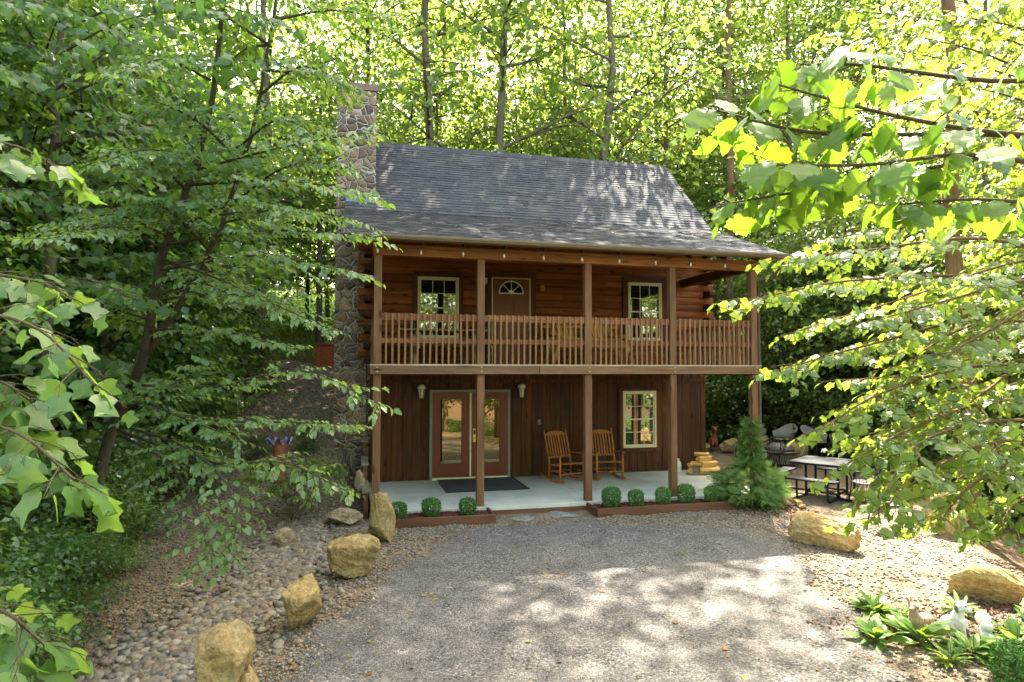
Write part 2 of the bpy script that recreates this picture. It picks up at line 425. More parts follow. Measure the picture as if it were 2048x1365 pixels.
def m_fieldstone():
    m, nt, out = mat('fieldstone'); k = N(nt)
    tc = k.coord("Object", (1,1,1))
    wn = k.new("ShaderNodeTexNoise"); wn.inputs["Scale"].default_value = 2.6; wn.inputs["Detail"].default_value = 2; k.link(tc, wn.inputs["Vector"])
    wv = k.new("ShaderNodeVectorMath", operation='SCALE'); k.link(wn.outputs["Color"], wv.inputs[0]); wv.inputs["Scale"].default_value = 0.22
    ad = k.new("ShaderNodeVectorMath", operation='ADD'); k.link(tc, ad.inputs[0]); k.link(wv.outputs[0], ad.inputs[1])
    mp = k.new("ShaderNodeMapping"); mp.inputs["Scale"].default_value = (1.0, 1.0, 1.25); k.link(ad.outputs[0], mp.inputs[0])
    v = mp.outputs[0]
    a = k.vor(v, 4.6, 'F1', 0.95); e = k.vor(v, 4.6, 'DISTANCE_TO_EDGE', 0.95)
    sep = k.new("ShaderNodeSeparateColor"); k.link(a.outputs["Color"], sep.inputs[0])
    c = k.ramp(sep.outputs[0], [(0, (0.10,0.072,0.062)), (0.25, (0.19,0.115,0.08)), (0.45, (0.26,0.175,0.115)), (0.62, (0.13,0.11,0.10)), (0.8, (0.35,0.25,0.165)), (1, (0.18,0.105,0.085))])
    n = k.noise(tc, 16, 6, 0.65)
    c = k.mix(1.0, c, k.ramp(n, [(0.3, (0.62,0.62,0.64)), (0.7, (1.3,1.25,1.18))]), 'MULTIPLY')
    ms = k.ramp(e.outputs["Distance"], [(0.022, (1,1,1)), (0.042, (0,0,0))])
    mort = k.ramp(k.noise(tc, 30, 3), [(0.3, (0.33,0.31,0.27)), (0.7, (0.47,0.45,0.40))])
    c = k.mix(ms, c, mort)
    hh = k.ramp(e.outputs["Distance"], [(0.02, (0,0,0)), (0.10, (0.75,0.75,0.75)), (0.25, (1,1,1))])
    h = k.math('ADD', hh, k.math('MULTIPLY', n, 0.35))
    k.link(k.bsdf(c, 0.85, 0.2, normal=k.bump(h, 1.0, 0.05)), out.inputs[0]); return m
M['stone'] = m_fieldstone()

def m_sandstone(name, a, b, c_, moss=0.0):
    m, nt, out = mat(name); k = N(nt); v = k.coord("Object")
    n1 = k.noise(v, 1.8, 6, 0.6, 0.4); n2 = k.noise(v, 18, 5, 0.7); n3 = k.noise(v, 5.5, 5, 0.7)
    c = k.ramp(n1, [(0.3, a), (0.52, b), (0.72, c_)])
    c = k.mix(1.0, c, k.ramp(n2, [(0.3, (0.55,0.53,0.50)), (0.7, (1.28,1.28,1.25))]), 'MULTIPLY')
    c = k.mix(k.ramp(n3, [(0.5, (0,0,0)), (0.7, (0.7,0.7,0.7))]), c, (0.20,0.16,0.09))
    if moss: c = k.mix(k.ramp(k.noise(v, 3.1, 5), [(0.5, (0,0,0)), (0.66, (moss,)*3)]), c, (0.13,0.13,0.04))
    h = k.math('ADD', k.math('MULTIPLY', n2, 0.5), n3)
    k.link(k.bsdf(c, 0.88, 0.15, normal=k.bump(h, 1.0, 0.06)), out.inputs[0]); return m
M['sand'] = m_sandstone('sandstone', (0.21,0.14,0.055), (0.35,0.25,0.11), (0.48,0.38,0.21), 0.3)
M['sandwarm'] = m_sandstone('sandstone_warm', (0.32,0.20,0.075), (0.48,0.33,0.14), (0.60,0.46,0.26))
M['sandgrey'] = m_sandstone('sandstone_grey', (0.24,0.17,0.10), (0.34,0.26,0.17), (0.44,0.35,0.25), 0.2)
M['pebble'] = None
def m_pebble(tn=(1,1,1)):
    m, nt, out = mat('river_pebble'); k = N(nt); isl = k.island()
    c = k.ramp(isl, [(0, (0.10,0.10,0.105)), (0.15, (0.24,0.20,0.15)), (0.3, (0.34,0.30,0.24)), (0.45, (0.16,0.155,0.155)), (0.6, (0.40,0.37,0.31)), (0.72, (0.29,0.20,0.13)), (0.86, (0.21,0.205,0.21)), (1, (0.46,0.44,0.40))])
    n = k.noise(k.coord("Object"), 40, 4)
    c = k.mix(1.0, c, k.ramp(n, [(0.3, (0.66,0.65,0.63)), (0.7, (1.05,1.04,1.02))]), 'MULTIPLY')
    c = k.mix(1.0, c, tn, 'MULTIPLY')
    k.link(k.bsdf(c, 0.6, 0.35), out.inputs[0]); return m
M['pebble'] = m_pebble((.70,.63,.54)); M['slopest'] = m_pebble((.85,.74,.60))
M['tan'] = m_gravel('tan_gravel', [(0.070,0.050,0.033),(0.155,0.112,0.072),(0.25,0.188,0.125),(0.118,0.085,0.055),(0.32,0.26,0.185),(0.09,0.072,0.056)], 30, 48, 0.03, patch=(0.10,0.070,0.044))
M['grey'] = m_gravel('grey_gravel', [(0.036,0.033,0.030),(0.105,0.097,0.090),(0.180,0.168,0.156),(0.080,0.075,0.070),(0.29,0.27,0.25),(0.049,0.046,0.042)], 48, 75, 0.024)
M['litter'] = m_gravel('forest_floor', [(0.045,0.026,0.014),(0.10,0.062,0.033),(0.16,0.105,0.058),(0.07,0.045,0.022)], 20, 34, 0.04, patch=(0.045,0.055,0.02))
M['litleaf'] = m_leaf('dry_leaf', [(0.16,0.075,0.03),(0.26,0.14,0.05),(0.34,0.24,0.06),(0.12,0.12,0.035)], (0.25,0.13,0.03), 0.2, 0.7, 0.2)
M['matrub'] = m_plain('charcoal_mat', (0.075,0.077,0.084), 0.9, 0.1, var=0.3, vscale=120, bump=0.3)
M['flag'] = m_sandstone('flagstone', (0.17,0.175,0.18), (0.24,0.245,0.24), (0.30,0.30,0.28))

def m_glass(name, tint=(0.010,0.012,0.010), refl=(0.92,0.95,0.85), f=0.20):
    m, nt, out = mat(name); k = N(nt)
    d = k.bsdf(tint, 0.3, 0.0)
    g = k.new("ShaderNodeBsdfGlossy"); g.inputs["Color"].default_value = (*refl, 1); g.inputs["Roughness"].default_value = 0.015
    n = k.noise(k.coord("Object"), 1.2, 2); nb = k.bump(n, 0.05, 0.02); k.link(nb, g.inputs["Normal"])
    mx = k.new("ShaderNodeMixShader"); mx.inputs[0].default_value = f
    k.link(d, mx.inputs[1]); k.link(g.outputs[0], mx.inputs[2]); k.link(mx.outputs[0], out.inputs[0]); return m
M['glass'] = m_glass('window_glass')
M['glassamber'] = m_glass('amber_door_glass', (0.035,0.018,0.004), (1.0,0.85,0.5), 0.24)

M['bark'] = m_bark('grey_brown_bark', (0.075,0.060,0.045), (0.23,0.19,0.145))
M['barkred'] = m_bark('red_brown_bark', (0.10,0.055,0.030), (0.28,0.17,0.10), (14,14,1.5))
M['barkdark'] = m_bark('dark_bark', (0.030,0.024,0.017), (0.095,0.075,0.05))
M['twig'] = m_bark('twig_bark', (0.07,0.05,0.03), (0.17,0.13,0.08))
M['lf_forest'] = m_leaf('forest_leaf', [(0.045,0.098,0.020),(0.062,0.125,0.024),(0.085,0.15,0.028),(0.11,0.175,0.034)], (0.36,0.50,0.075), 0.52, 0.42, 0.5, clump=0.35)
M['lf_bright'] = m_leaf('sunlit_maple_leaf', [(0.060,0.125,0.024),(0.085,0.155,0.030),(0.11,0.18,0.036)], (0.34,0.50,0.05), 0.48, 0.40, 0.55, clump=0.6, veins=0.35)
M['lf_elm'] = m_leaf('elm_leaf', [(0.055,0.125,0.036),(0.072,0.15,0.042),(0.09,0.17,0.046)], (0.28,0.48,0.06), 0.44, 0.36, 0.75, veins=0.35)
M['lf_tulip'] = m_leaf('tulip_leaf', [(0.052,0.125,0.036),(0.070,0.15,0.042),(0.092,0.17,0.042)], (0.27,0.48,0.055), 0.44, 0.42, 0.5, veins=0.7)
M['lf_syc'] = m_leaf('sycamore_leaf', [(0.065,0.14,0.034),(0.085,0.165,0.036),(0.11,0.185,0.038)], (0.25,0.43,0.022), 0.52, 0.5, 0.35, veins=0.7)
M['lf_forest2'] = m_leaf('deep_green_leaf', [(0.036,0.095,0.022),(0.05,0.115,0.026),(0.07,0.14,0.03)], (0.24,0.42,0.065), 0.46, 0.40, 0.6, clump=0.4)
M['lf_young'] = m_leaf('young_leaf', [(0.085,0.155,0.026),(0.11,0.18,0.03),(0.14,0.20,0.034)], (0.38,0.52,0.05), 0.46, 0.38, 0.6, veins=0.35)
M['lf_under'] = m_leaf('undergrowth_leaf', [(0.034,0.085,0.022),(0.048,0.105,0.026),(0.065,0.125,0.03)], (0.24,0.42,0.05), 0.42, 0.42, 0.55)
M['lf_box'] = m_leaf('boxwood_leaf', [(0.050,0.135,0.024),(0.075,0.185,0.032),(0.115,0.23,0.042)], (0.12,0.28,0.03), 0.25, 0.4, 0.5)
M['lf_arb'] = m_leaf('cedar_frond', [(0.055,0.115,0.022),(0.08,0.155,0.028),(0.115,0.19,0.036)], (0.13,0.27,0.05), 0.28, 0.5, 0.4)
M['lf_hosta'] = m_leaf('hosta_leaf', [(0.075,0.155,0.028),(0.10,0.185,0.035),(0.14,0.22,0.045)], (0.34,0.48,0.06), 0.40, 0.5, 0.3)
M['lf_grass'] = m_leaf('grass_blade', [(0.06,0.12,0.022),(0.10,0.17,0.03),(0.15,0.19,0.05)], (0.26,0.36,0.05), 0.35, 0.5, 0.3)
M['lf_vine'] = m_leaf('olive_vine_leaf', [(0.075,0.085,0.018),(0.11,0.115,0.022),(0.15,0.14,0.025)], (0.22,0.22,0.03), 0.35, 0.5, 0.4)

# ------------------------------------------------------------------ terrain
def sstep(a, b, x):
    t = np.clip((np.asarray(x, float) - a) / (b - a), 0, 1); return t*t*(3-2*t)

def vnoise(x, y, s=1.0, seed=0):
    x = np.asarray(x, float)*s; y = np.asarray(y, float)*s
    xi = np.floor(x); yi = np.floor(y); fx = x-xi; fy = y-yi
    fx = fx*fx*(3-2*fx); fy = fy*fy*(3-2*fy)
    def h(a, b):
        v = np.sin(a*127.1+b*311.7+seed*74.7)*43758.5453; return v-np.floor(v)
    return (h(xi,yi)*(1-fx)+h(xi+1,yi)*fx)*(1-fy)+(h(xi,yi+1)*(1-fx)+h(xi+1,yi+1)*fx)*fy

def gz(x, y):
    x = np.asarray(x, float); y = np.asarray(y, float)
    z = -0.14 + 0.03*np.clip(y, -9, 0)
    hill = 0.30*np.clip(y, 0, 14) + 0.16*np.clip(y-14, 0, 40)
    wl = 1 - sstep(-0.75, -0.14, x)
    wb = sstep(7.0, 8.2, y)*(1 - sstep(7.0, 10.5, x - 0.15*np.clip(y-8, 0, 60)))
    z = z + hill*np.maximum(wl, wb)
    z = z + 0.10*np.clip(-4.5-x, 0, 20)
    s = ((x-8.67)*4.7-(y+4.7)*3.03)/5.59
    fade = 1-sstep(0.0, 7.0, y)
    z = z - 0.38*np.clip(s, 0, 7)*fade - 0.05*np.clip(x-13, 0, 30)*(1-fade)
    inside = (x > -0.2) & (x < 8.4) & (y > -0.15) & (y < 7.3)
    n = (vnoise(x, y, 0.5, 1)-0.5)*0.16*sstep(2.5, 7, np.abs(x-3.5)) + (vnoise(x, y, 2.3, 2)-0.5)*0.04 + (vnoise(x, y, 7, 3)-0.5)*0.016
    z = z + np.where(inside, 0, n)
    return np.where(inside, np.minimum(z, -0.16), z)

def g1(x, y): return float(gz(x, y))

def in_poly(x, y, poly):
    x = np.asarray(x); y = np.asarray(y); c = np.zeros(x.shape, bool); n = len(poly); j = n-1
    for i in range(n):
        xi, yi = poly[i]; xj, yj = poly[j]
        t = ((yi > y) != (yj > y)) & (x < (xj-xi)*(y-yi)/(yj-yi+1e-12)+xi)
        c ^= t; j = i
    return c

def grid_sheet(name, xs, ys, zf, mats, maskf=None, zoff=0.0, mif=None):
    X, Y = np.meshgrid(xs, ys); Z = zf(X, Y)+zoff
    V = np.stack([X.ravel(), Y.ravel(), Z.ravel()], 1)
    nx = len(xs); ny = len(ys)
    i = np.arange(ny-1)[:, None]*nx+np.arange(nx-1)[None]
    F = np.stack([i, i+1, i+nx+1, i+nx], -1).reshape(-1, 4)
    cxm = V[F][:, :, 0].mean(1); cym = V[F][:, :, 1].mean(1)
    if maskf is not None:
        k = maskf(cxm, cym); F = F[k]; cxm = cxm[k]; cym = cym[k]
        used = np.unique(F); rem = np.full(len(V), -1); rem[used] = np.arange(len(used)); V = V[used]; F = rem[F]
    mi = mif(cxm, cym).astype(np.int32) if mif is not None else None
    return np_mesh(name, V, F, mats, smooth=True, mi=mi)

YARD = [(-3.0,-14),(-3.1,-6),(-3.3,-4),(-3.5,-1.5),(-3.3,1.5),(-3.1,4.5),(-2.7,7.5),(-3.0,9.6),(-1.5,9.8),(-0.2,9.2),(0,5),(0,0),(8.2,0),(8.6,4),(9.0,8.5),(12.3,8.2),(13.2,4.5),(11.9,0.6),(10.6,-1.4),(9.0,-4.2),(8.4,-5.2),(7.0,-8),(6,-14)]
DRIVE = [(-1.9,-8),(-1.0,-5.5),(-0.5,-3.9),(0.0,-2.7),(0.5,-1.8),(1.1,-1.15),(2.0,-0.85),(3.6,-0.80),(4.2,-1.25),(5.6,-1.45),(6.25,-2.1),(6.2,-3.0),(5.7,-4.2),(5.1,-5.4),(4.3,-6.8),(3.6,-9),(3.2,-16),(-3.5,-16)]
def wob(x, y, a=0.35): return (vnoise(x, y, 1.1, 5)-.5)*a*1.6 + (vnoise(x, y, 4.5, 6)-.5)*a*.8
xs = np.concatenate([np.arange(-120,-30,6), np.arange(-30,-9,1.0), np.arange(-9,-4,0.22), np.arange(-4,12.4,0.10), np.arange(12.4,16,0.3), np.arange(16,40,1.2), np.arange(40,140,6)])
ys = np.concatenate([np.arange(-90,-15,5), np.arange(-15,-8,0.4), np.arange(-8,10.5,0.10), np.arange(10.5,18,0.4), np.arange(18,50,1.5), np.arange(50,160,7)])
gr = grid_sheet("ground", xs, ys, gz, [M['tan'], M['litter']], None, 0, lambda x, y: ~in_poly(x+wob(x,y,.5), y+wob(y,x,.5), YARD))
tag(gr, "tan gravel yard running into brown forest floor around the cabin", "ground", kind='structure')
dr = grid_sheet("driveway", np.arange(-3.6,7,0.07), np.arange(-15.9,-0.5,0.07), gz, M['grey'], lambda x, y: in_poly(x+wob(x,y,.3), y+wob(y,x,.3), DRIVE), 0.012)
tag(dr, "grey crushed gravel driveway in front of the cabin porch", "driveway", kind='structure')

# ------------------------------------------------------------------ pebbles and litter (nobody could count them)
def ico_tmpl():
    t = (1+5**.5)/2
    V = np.array([(-1,t,0),(1,t,0),(-1,-t,0),(1,-t,0),(0,-1,t),(0,1,t),(0,-1,-t),(0,1,-t),(t,0,-1),(t,0,1),(-t,0,-1),(-t,0,1)], float)
    V /= np.linalg.norm(V[0])
    F = [(0,11,5),(0,5,1),(0,1,7),(0,7,10),(0,10,11),(1,5,9),(5,11,4),(11,10,2),(10,7,6),(7,1,8),(3,9,4),(3,4,2),(3,2,6),(3,6,8),(3,8,9),(4,9,5),(2,4,11),(6,2,10),(8,6,7),(9,8,1)]
    return V, np.array(F)
def ico_sub(n):
    V, F = ico_tmpl(); V = [tuple(v) for v in V]; F = [tuple(f) for f in F]
    for _ in range(n):
        mid = {}; nf = []
        def m(a, b):
            k = (min(a,b), max(a,b))
            if k not in mid:
                p = (np.array(V[a])+np.array(V[b])); p /= np.linalg.norm(p); mid[k] = len(V); V.append(tuple(p))
            return mid[k]
        for a, b, c in F:
            ab, bc, ca = m(a,b), m(b,c), m(c,a); nf += [(a,ab,ca),(b,bc,ab),(c,ca,bc),(ab,bc,ca)]
        F = nf
    return np.array(V), np.array(F)

rg = np.random.default_rng(11)
def pebbles(name, P, size, label, cat, m, sub=1, flat=0.6, zf=None):
    TV, TF = ico_sub(sub); n = len(P)
    sc = size[:, None]*np.stack([rg.uniform(.8,1.35,n), rg.uniform(.7,1.05,n), rg.uniform(flat*.7,flat*1.25,n)], 1)
    jit = 1+rg.uniform(-.14,.14,(n,len(TV),1))
    V = TV[None]*jit*sc[:, None]
    th = rg.uniform(0,6.28,n); c = np.cos(th)[:, None]; s = np.sin(th)[:, None]
    tl = rg.uniform(-.35,.35,n)[:, None]
    z = V[:,:,2]+V[:,:,0]*tl
    V = np.stack([V[:,:,0]*c-V[:,:,1]*s, V[:,:,0]*s+V[:,:,1]*c, z], -1)
    pos = np.stack([P[:,0], P[:,1], gz(P[:,0],P[:,1])+sc[:,2]*.45], 1) if P.shape[1] == 2 else P
    V = (V+pos[:, None]).reshape(-1,3)
    F = (TF[None]+(np.arange(n)*len(TV))[:, None, None]).reshape(-1,3)
    o = np_mesh(name, V, F, m, smooth=True)
    return tag(o, label, cat, kind='stuff')

def along(path, n, hw):
    path = np.array(path, float); seg = np.linalg.norm(np.diff(path, axis=0), axis=1); cum = np.concatenate([[0], np.cumsum(seg)])
    t = rg.uniform(0, cum[-1], n); i = np.clip(np.searchsorted(cum, t)-1, 0, len(seg)-1); f = (t-cum[i])/seg[i]
    p = path[i]+(path[i+1]-path[i])*f[:, None]; d = (path[i+1]-path[i])/seg[i][:, None]
    off = rg.normal(0, .5, n)*np.interp(t, cum, hw)
    return p+np.stack([-d[:,1], d[:,0]], 1)*off[:, None]
rp = along([(-1.2,0.1),(-1.35,-1.4),(-1.35,-2.7),(-1.85,-4.2),(-2.3,-5.3),(-2.9,-6.6)], 5200, [.45,.6,.62,.62,.62,.6])
pebbles("river_rocks", rp, rg.uniform(.028,.062,len(rp)), "smooth grey and brown river rocks filling the drainage swale left of the driveway", "river rocks", M['pebble'])
def scat(n, x0, x1, y0, y1, f=None):
    p = np.stack([rg.uniform(x0,x1,n), rg.uniform(y0,y1,n)], 1)
    return p if f is None else p[f(p[:,0], p[:,1])]
notd = lambda x, y: ~in_poly(x, y, DRIVE) & in_poly(x, y, YARD)
p1 = scat(9000, -3.6, 0.6, -6.8, 6.5, lambda x, y: in_poly(x, y, YARD) & ~in_poly(x, y, [(a+.12,b-.15) for a,b in DRIVE]))
p2 = scat(5200, 3.4, 7.6, -2.0, -0.62, notd)
p3 = scat(5200, 4.2, 9.0, -7.5, -2.0, notd)
p4 = scat(1500, 0.2, 2.4, -1.4, -0.62, notd)
p5 = along(DRIVE[:15], 3200, [.42]*15)
pp = np.concatenate([p1, p2, p3, p4, p5]); pp = pp[~in_poly(pp[:,0], pp[:,1], [(-.2,-.7),(8,-.65),(8,7),(-.1,7)])]
ph = scat(5200, -3.6, -.3, .2, 9.5, lambda x, y: in_poly(x, y, YARD)); pebbles("slope_gravel", ph, rg.uniform(.014,.036,len(ph)), "brown gravel covering the slope that climbs past the chimney", "gravel", M['slopest'], sub=0, flat=.6)
pebbles("loose_gravel", pp, rg.uniform(.010,.026,len(pp)), "loose tan pea gravel scattered round the driveway edges", "gravel", M['pebble'], sub=0, flat=.7)

# ------------------------------------------------------------------ leaf templates: base at origin, tip at +Y, normal +Z
def fan(outline, fold=0.0, droop=0.12, cup=0.0):
    """leaf outline list of (x,y) for the right half from base to tip, mirrored; midrib vertices let it fold"""
    n = len(outline)
    R_ = [(x, y) for x, y in outline]
    ymax = R_[-1][1]
    V = []; F = []
    mids = []
    for x, y in R_: V.append((x, y))
    for x, y in R_: V.append((-x, y))
    for x, y in R_: V.append((0, min(max(y, 0.0), 1.0)))
    for i in range(n-1):
        F += [(i, i+1, 2*n+i+1), (i, 2*n+i+1, 2*n+i), (n+i+1, n+i, 2*n+i), (n+i+1, 2*n+i, 2*n+i+1)]
    V3 = [(x, y, abs(x)*fold - droop*y*y - cup*x*x) for x, y in V]
    return np.array(V3, float), np.array(F)
def quad_leaf(w_=0.32, fold=0.25, droop=0.12):
    V = np.array([(0,0,0),(w_,0.42,w_*fold-droop*.15),(0,1,-droop),(-w_,0.42,w_*fold-droop*.15)], float)
    return V, np.array([(0,1,2),(0,2,3)])
T_QUAD = quad_leaf()
T_WIDE = quad_leaf(0.46, 0.2, 0.18)
T_OVATE = fan([(0.0,0.0),(0.24,0.16),(0.33,0.42),(0.22,0.74),(0.0,1.0)], 0.28, 0.22)
T_TULIP = fan([(0.02,0.0),(0.20,0.0),(0.38,0.08),(0.54,0.28),(0.45,0.36),(0.35,0.46),(0.34,0.56),(0.42,0.74),(0.47,0.93),(0.34,0.90),(0.18,0.85),(0.0,0.78)], 0.16, 0.20, 0.14)
T_MAPLE = fan([(0.02,0.02),(0.18,-0.05),(0.30,-0.04),(0.46,0.14),(0.40,0.20),(0.46,0.34),(0.62,0.56),(0.50,0.58),(0.42,0.64),(0.28,0.62),(0.26,0.80),(0.12,0.90),(0.0,1.04)], 0.14, 0.24, 0.18)
T_SYC = fan([(0.02,0.03),(0.10,-0.06),(0.24,-0.07),(0.34,0.02),(0.46,0.03),(0.47,0.16),(0.57,0.24),(0.54,0.36),(0.66,0.52),(0.54,0.55),(0.47,0.64),(0.36,0.64),(0.32,0.76),(0.20,0.80),(0.14,0.93),(0.0,1.04)], 0.10, 0.30, 0.26)
T_BLADE = (np.array([(-.03,0,0),(.03,0,0),(-.06,.35,.03),(.06,.35,.03),(-.045,.7,-.03),(.045,.7,-.03),(0,1,-.2)], float), np.array([(0,1,3),(0,3,2),(2,3,5),(2,5,4),(4,5,6)]))

def norm(a): return a/np.maximum(np.linalg.norm(a, axis=-1, keepdims=True), 1e-9)

def place(T, P, D, Nn, Sz, curl=None):
    TV, TF = T
    D = norm(D); X = norm(np.cross(D, Nn)); Nn = np.cross(X, D)
    S3 = Sz[:, None, None]
    tv = np.broadcast_to(TV, (len(P),)+TV.shape).copy()
    if curl is not None:
        tv[:,:,2] -= curl[:, None]*tv[:,:,1]**2; tv[:,:,0] *= (1-0.25*np.abs(curl))[:, None]
    V = P[:, None]+S3*(tv[:,:,0:1]*X[:, None]+tv[:,:,1:2]*D[:, None]+tv[:,:,2:3]*Nn[:, None])
    F = TF[None]+(np.arange(len(P))*len(TV))[:, None, None]
    return V.reshape(-1,3), F.reshape(-1,3)

def rdir(rg_, n): return norm(rg_.normal(0,1,(n,3)))

class Foliage:
    """collects leaves for one crown"""
    def __init__(s, T): s.T = T; s.P = []; s.D = []; s.N = []; s.S = []
    def add(s, P, D, Nn, Sz): s.P.append(P); s.D.append(D); s.N.append(Nn); s.S.append(Sz)
    def count(s): return sum(len(p) for p in s.P)
    def build(s, name, m, parent, rg_, curl=0.25):
        P = np.concatenate(s.P); D = np.concatenate(s.D); Nn = np.concatenate(s.N); Sz = np.concatenate(s.S)
        V, F = place(s.T, P, D, Nn, Sz, rg_.uniform(-curl*.3, curl, len(P)))
        luv = np.tile(s.T[0][:, :2], (len(P), 1)) if len(s.T[0]) > 5 else None
        return np_mesh(name, V, F, m, parent, smooth=len(s.T[0]) > 5, luv=luv)

def spline(pts, n):
    pts = [np.array(p, float) for p in pts]
    if len(pts) == 2: return np.array([pts[0]+(pts[1]-pts[0])*t for t in np.linspace(0,1,n)])
    P = [2*pts[0]-pts[1]]+pts+[2*pts[-1]-pts[-2]]; out = []
    m = len(pts)-1
    for t in np.linspace(0, m-1e-6, n):
        i = int(t); u = t-i; a, b, c, d = P[i], P[i+1], P[i+2], P[i+3]
        out.append(.5*((2*b)+(-a+c)*u+(2*a-5*b+4*c-d)*u*u+(-a+3*b-3*c+d)*u**3))
    return np.array(out)

UP = np.array([0,0,1.0])
# ------------------------------------------------------------------ forest trees: trunk with limbs, crown of many small leaves
def forest_tree(seed, h, hb, Rr, nl, per, lsz, T, lm, bm, r0=0.22, upright=0.5, lean=0.03, flat=0.35, spread=0.55, nsub=6, low=0):
    rg_ = np.random.default_rng(seed)
    root = empty_at0("forest_tree")
    tb = MB()
    nz = 9; zt = np.linspace(0, h*.97, nz)
    wx = np.cumsum(rg_.normal(0, lean*h/nz, nz)); wy = np.cumsum(rg_.normal(0, lean*h/nz, nz)); wx -= wx[0]; wy -= wy[0]
    tp = np.stack([wx, wy, zt-.25], 1)
    rr = r0*(1-zt/h)**.8+.02; rr[0] *= 1.35
    tb.tube(tp, list(rr), 9)
    fol = Foliage(T); full = per
    for i in range(-low, nl):
        f = max(0, (i+rg_.uniform(0,.8))/nl); per = full if i >= 0 else max(4, full//3)
        z = hb+(h*.98-hb)*f**.95 if i >= 0 else hb*(.38+.6*(i+low)/low)
        p0 = np.array([np.interp(z, zt, wx), np.interp(z, zt, wy), z-.25])
        az = i*2.4+rg_.uniform(-.5,.5)
        prof = (0.55+0.9*f)*(1-f**3)+.18 if f < .75 else max(.25, 1.45*(1-f)+.22)
        L = Rr*min(1.1, prof)*rg_.uniform(.7,1.15)
        el = rg_.uniform(.05,.45)+upright*f
        d = np.array([math.cos(az)*math.cos(el), math.sin(az)*math.cos(el), math.sin(el)])
        side = np.array([-math.sin(az), math.cos(az), 0])
        p1 = p0+d*L*.45+side*rg_.normal(0,.06*L); p2 = p0+d*L+side*rg_.normal(0,.1*L)+UP*L*rg_.uniform(-.06,.14)
        pl = spline([p0, p1, p2], 7)
        rb = np.interp(z, zt, rr)*.5
        tb.tube(pl, list(np.linspace(rb, .012, 7)), 5, cap=False)
        cl = [p2]
        for j in range(nsub):
            s_ = .28+.7*(j+rg_.uniform(0,.7))/nsub
            q0 = pl[min(6, int(s_*6))]; sg = 1 if j % 2 else -1
            a2 = az+sg*rg_.uniform(.5,1.2); e2 = el*.5+rg_.uniform(-.25,.35)
            d2 = np.array([math.cos(a2)*math.cos(e2), math.sin(a2)*math.cos(e2), math.sin(e2)])
            L2 = L*(.55-.22*s_)*rg_.uniform(.7,1.2)+.3
            q2 = q0+d2*L2-UP*L2*.08; q1 = q0+d2*L2*.5
            tb.tube([q0, q1, q2], [rb*.35+.008, rb*.2+.006, .006], 3, cap=False)
            cl += [q0+d2*L2*.5, q2] if L2 > .8 else [q2]
        cl = np.array(cl); m = len(cl)
        n = m*per
        C0 = np.repeat(cl, per, 0)
        o = rg_.normal(0,1,(n,3))*np.array([spread, spread, spread*flat])
        ctr = np.array([np.interp(z, zt, wx), np.interp(z, zt, wy), 0])
        P = C0+o
        out = P-ctr; out[:,2] = 0
        D = norm(norm(out)*.6+norm(o)*.6+rg_.normal(0,.5,(n,3))-UP*.35)
        Nn = norm(UP+rg_.normal(0,.55,(n,3)))
        fol.add(P, D, Nn, lsz*rg_.uniform(.65,1.25,n))
    tr = tb.build("trunk", bm, root, smooth=True)
    cr = fol.build("crown", lm, root, rg_)
    return root

def empty_at0(name):
    o = bpy.data.objects.new(name, None); COL.objects.link(o); LOC[o.name] = Vector((0,0,0)); return o

def plant(proto, x, y, rz, sc, label, cat, group, first, zoff=0.0):
    o = proto if first else copy_tree(proto)
    o.location = (x, y, g1(x, y)+zoff-0.02); o.rotation_euler = (0, 0, rz); o.scale = (sc, sc, sc*rnd.uniform(.95,1.06))
    if cat == 'sapling': o.name = 'sapling'
    return tag(o, label, cat, group)

# ================================================================== CABIN
cab = empty("log_cabin", (0,0,0), "two storey log cabin with front porch, upstairs deck and dark shingle roof", "cabin")
WY = 3.04
XP = [0.0, 1.899, 4.034, 5.85, 7.71]
ZB, ZD, ZH = 2.449, 2.634, 4.61
# lower wall: vertical boards over a solid core
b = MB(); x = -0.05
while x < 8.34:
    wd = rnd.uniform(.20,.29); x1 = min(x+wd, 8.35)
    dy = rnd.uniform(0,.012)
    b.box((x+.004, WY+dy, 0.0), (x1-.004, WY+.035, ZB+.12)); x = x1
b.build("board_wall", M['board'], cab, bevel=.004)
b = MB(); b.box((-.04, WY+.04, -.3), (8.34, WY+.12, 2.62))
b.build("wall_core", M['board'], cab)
b = MB(); b.box((-.05, WY-.02, 2.22), (8.35, WY-.001, 2.29)); b.build("trim_strip", M['board'], cab)
# upper wall: courses of logs, odd ones run past the corners
b = MB(); lh = .1725
for i in range(19):
    z0 = ZD+.01+i*lh; z1 = z0+lh-.003
    if z0 > 5.72: break
    odd = i % 2 == 1
    xa, xb = (-.33, 8.58) if odd else (-.05, 8.30)
    prof = [(WY+.14,z0),(WY-.012,z0),(WY-.024,z0+.010),(WY-.030,z0+.04),(WY-.032,(z0+z1)/2),(WY-.030,z1-.04),(WY-.024,z1-.010),(WY-.012,z1),(WY+.14,z1)]
    cuts = [xa]+sorted(rnd.uniform(1.5,7.0) for _ in range(rnd.choice([1,2])))+[xb]
    for a_, c_ in zip(cuts, cuts[1:]): b.prismx(prof, a_+(.002 if a_ != xa else 0), c_-(.002 if c_ != xb else 0))
    if not odd:
        for xx in ((-.20,-.06), (8.31,8.47)):
            be = MB(); be.prismx([(2.74,z0+.012),(2.72,z0+.05),(2.72,z1-.05),(2.74,z1-.012),(WY+.15,z1-.012),(WY+.15,z0+.012)], *xx); be.build('log_end', M['logdark'], cab, bevel=.006)
b.build("log_wall", M['log'], cab)
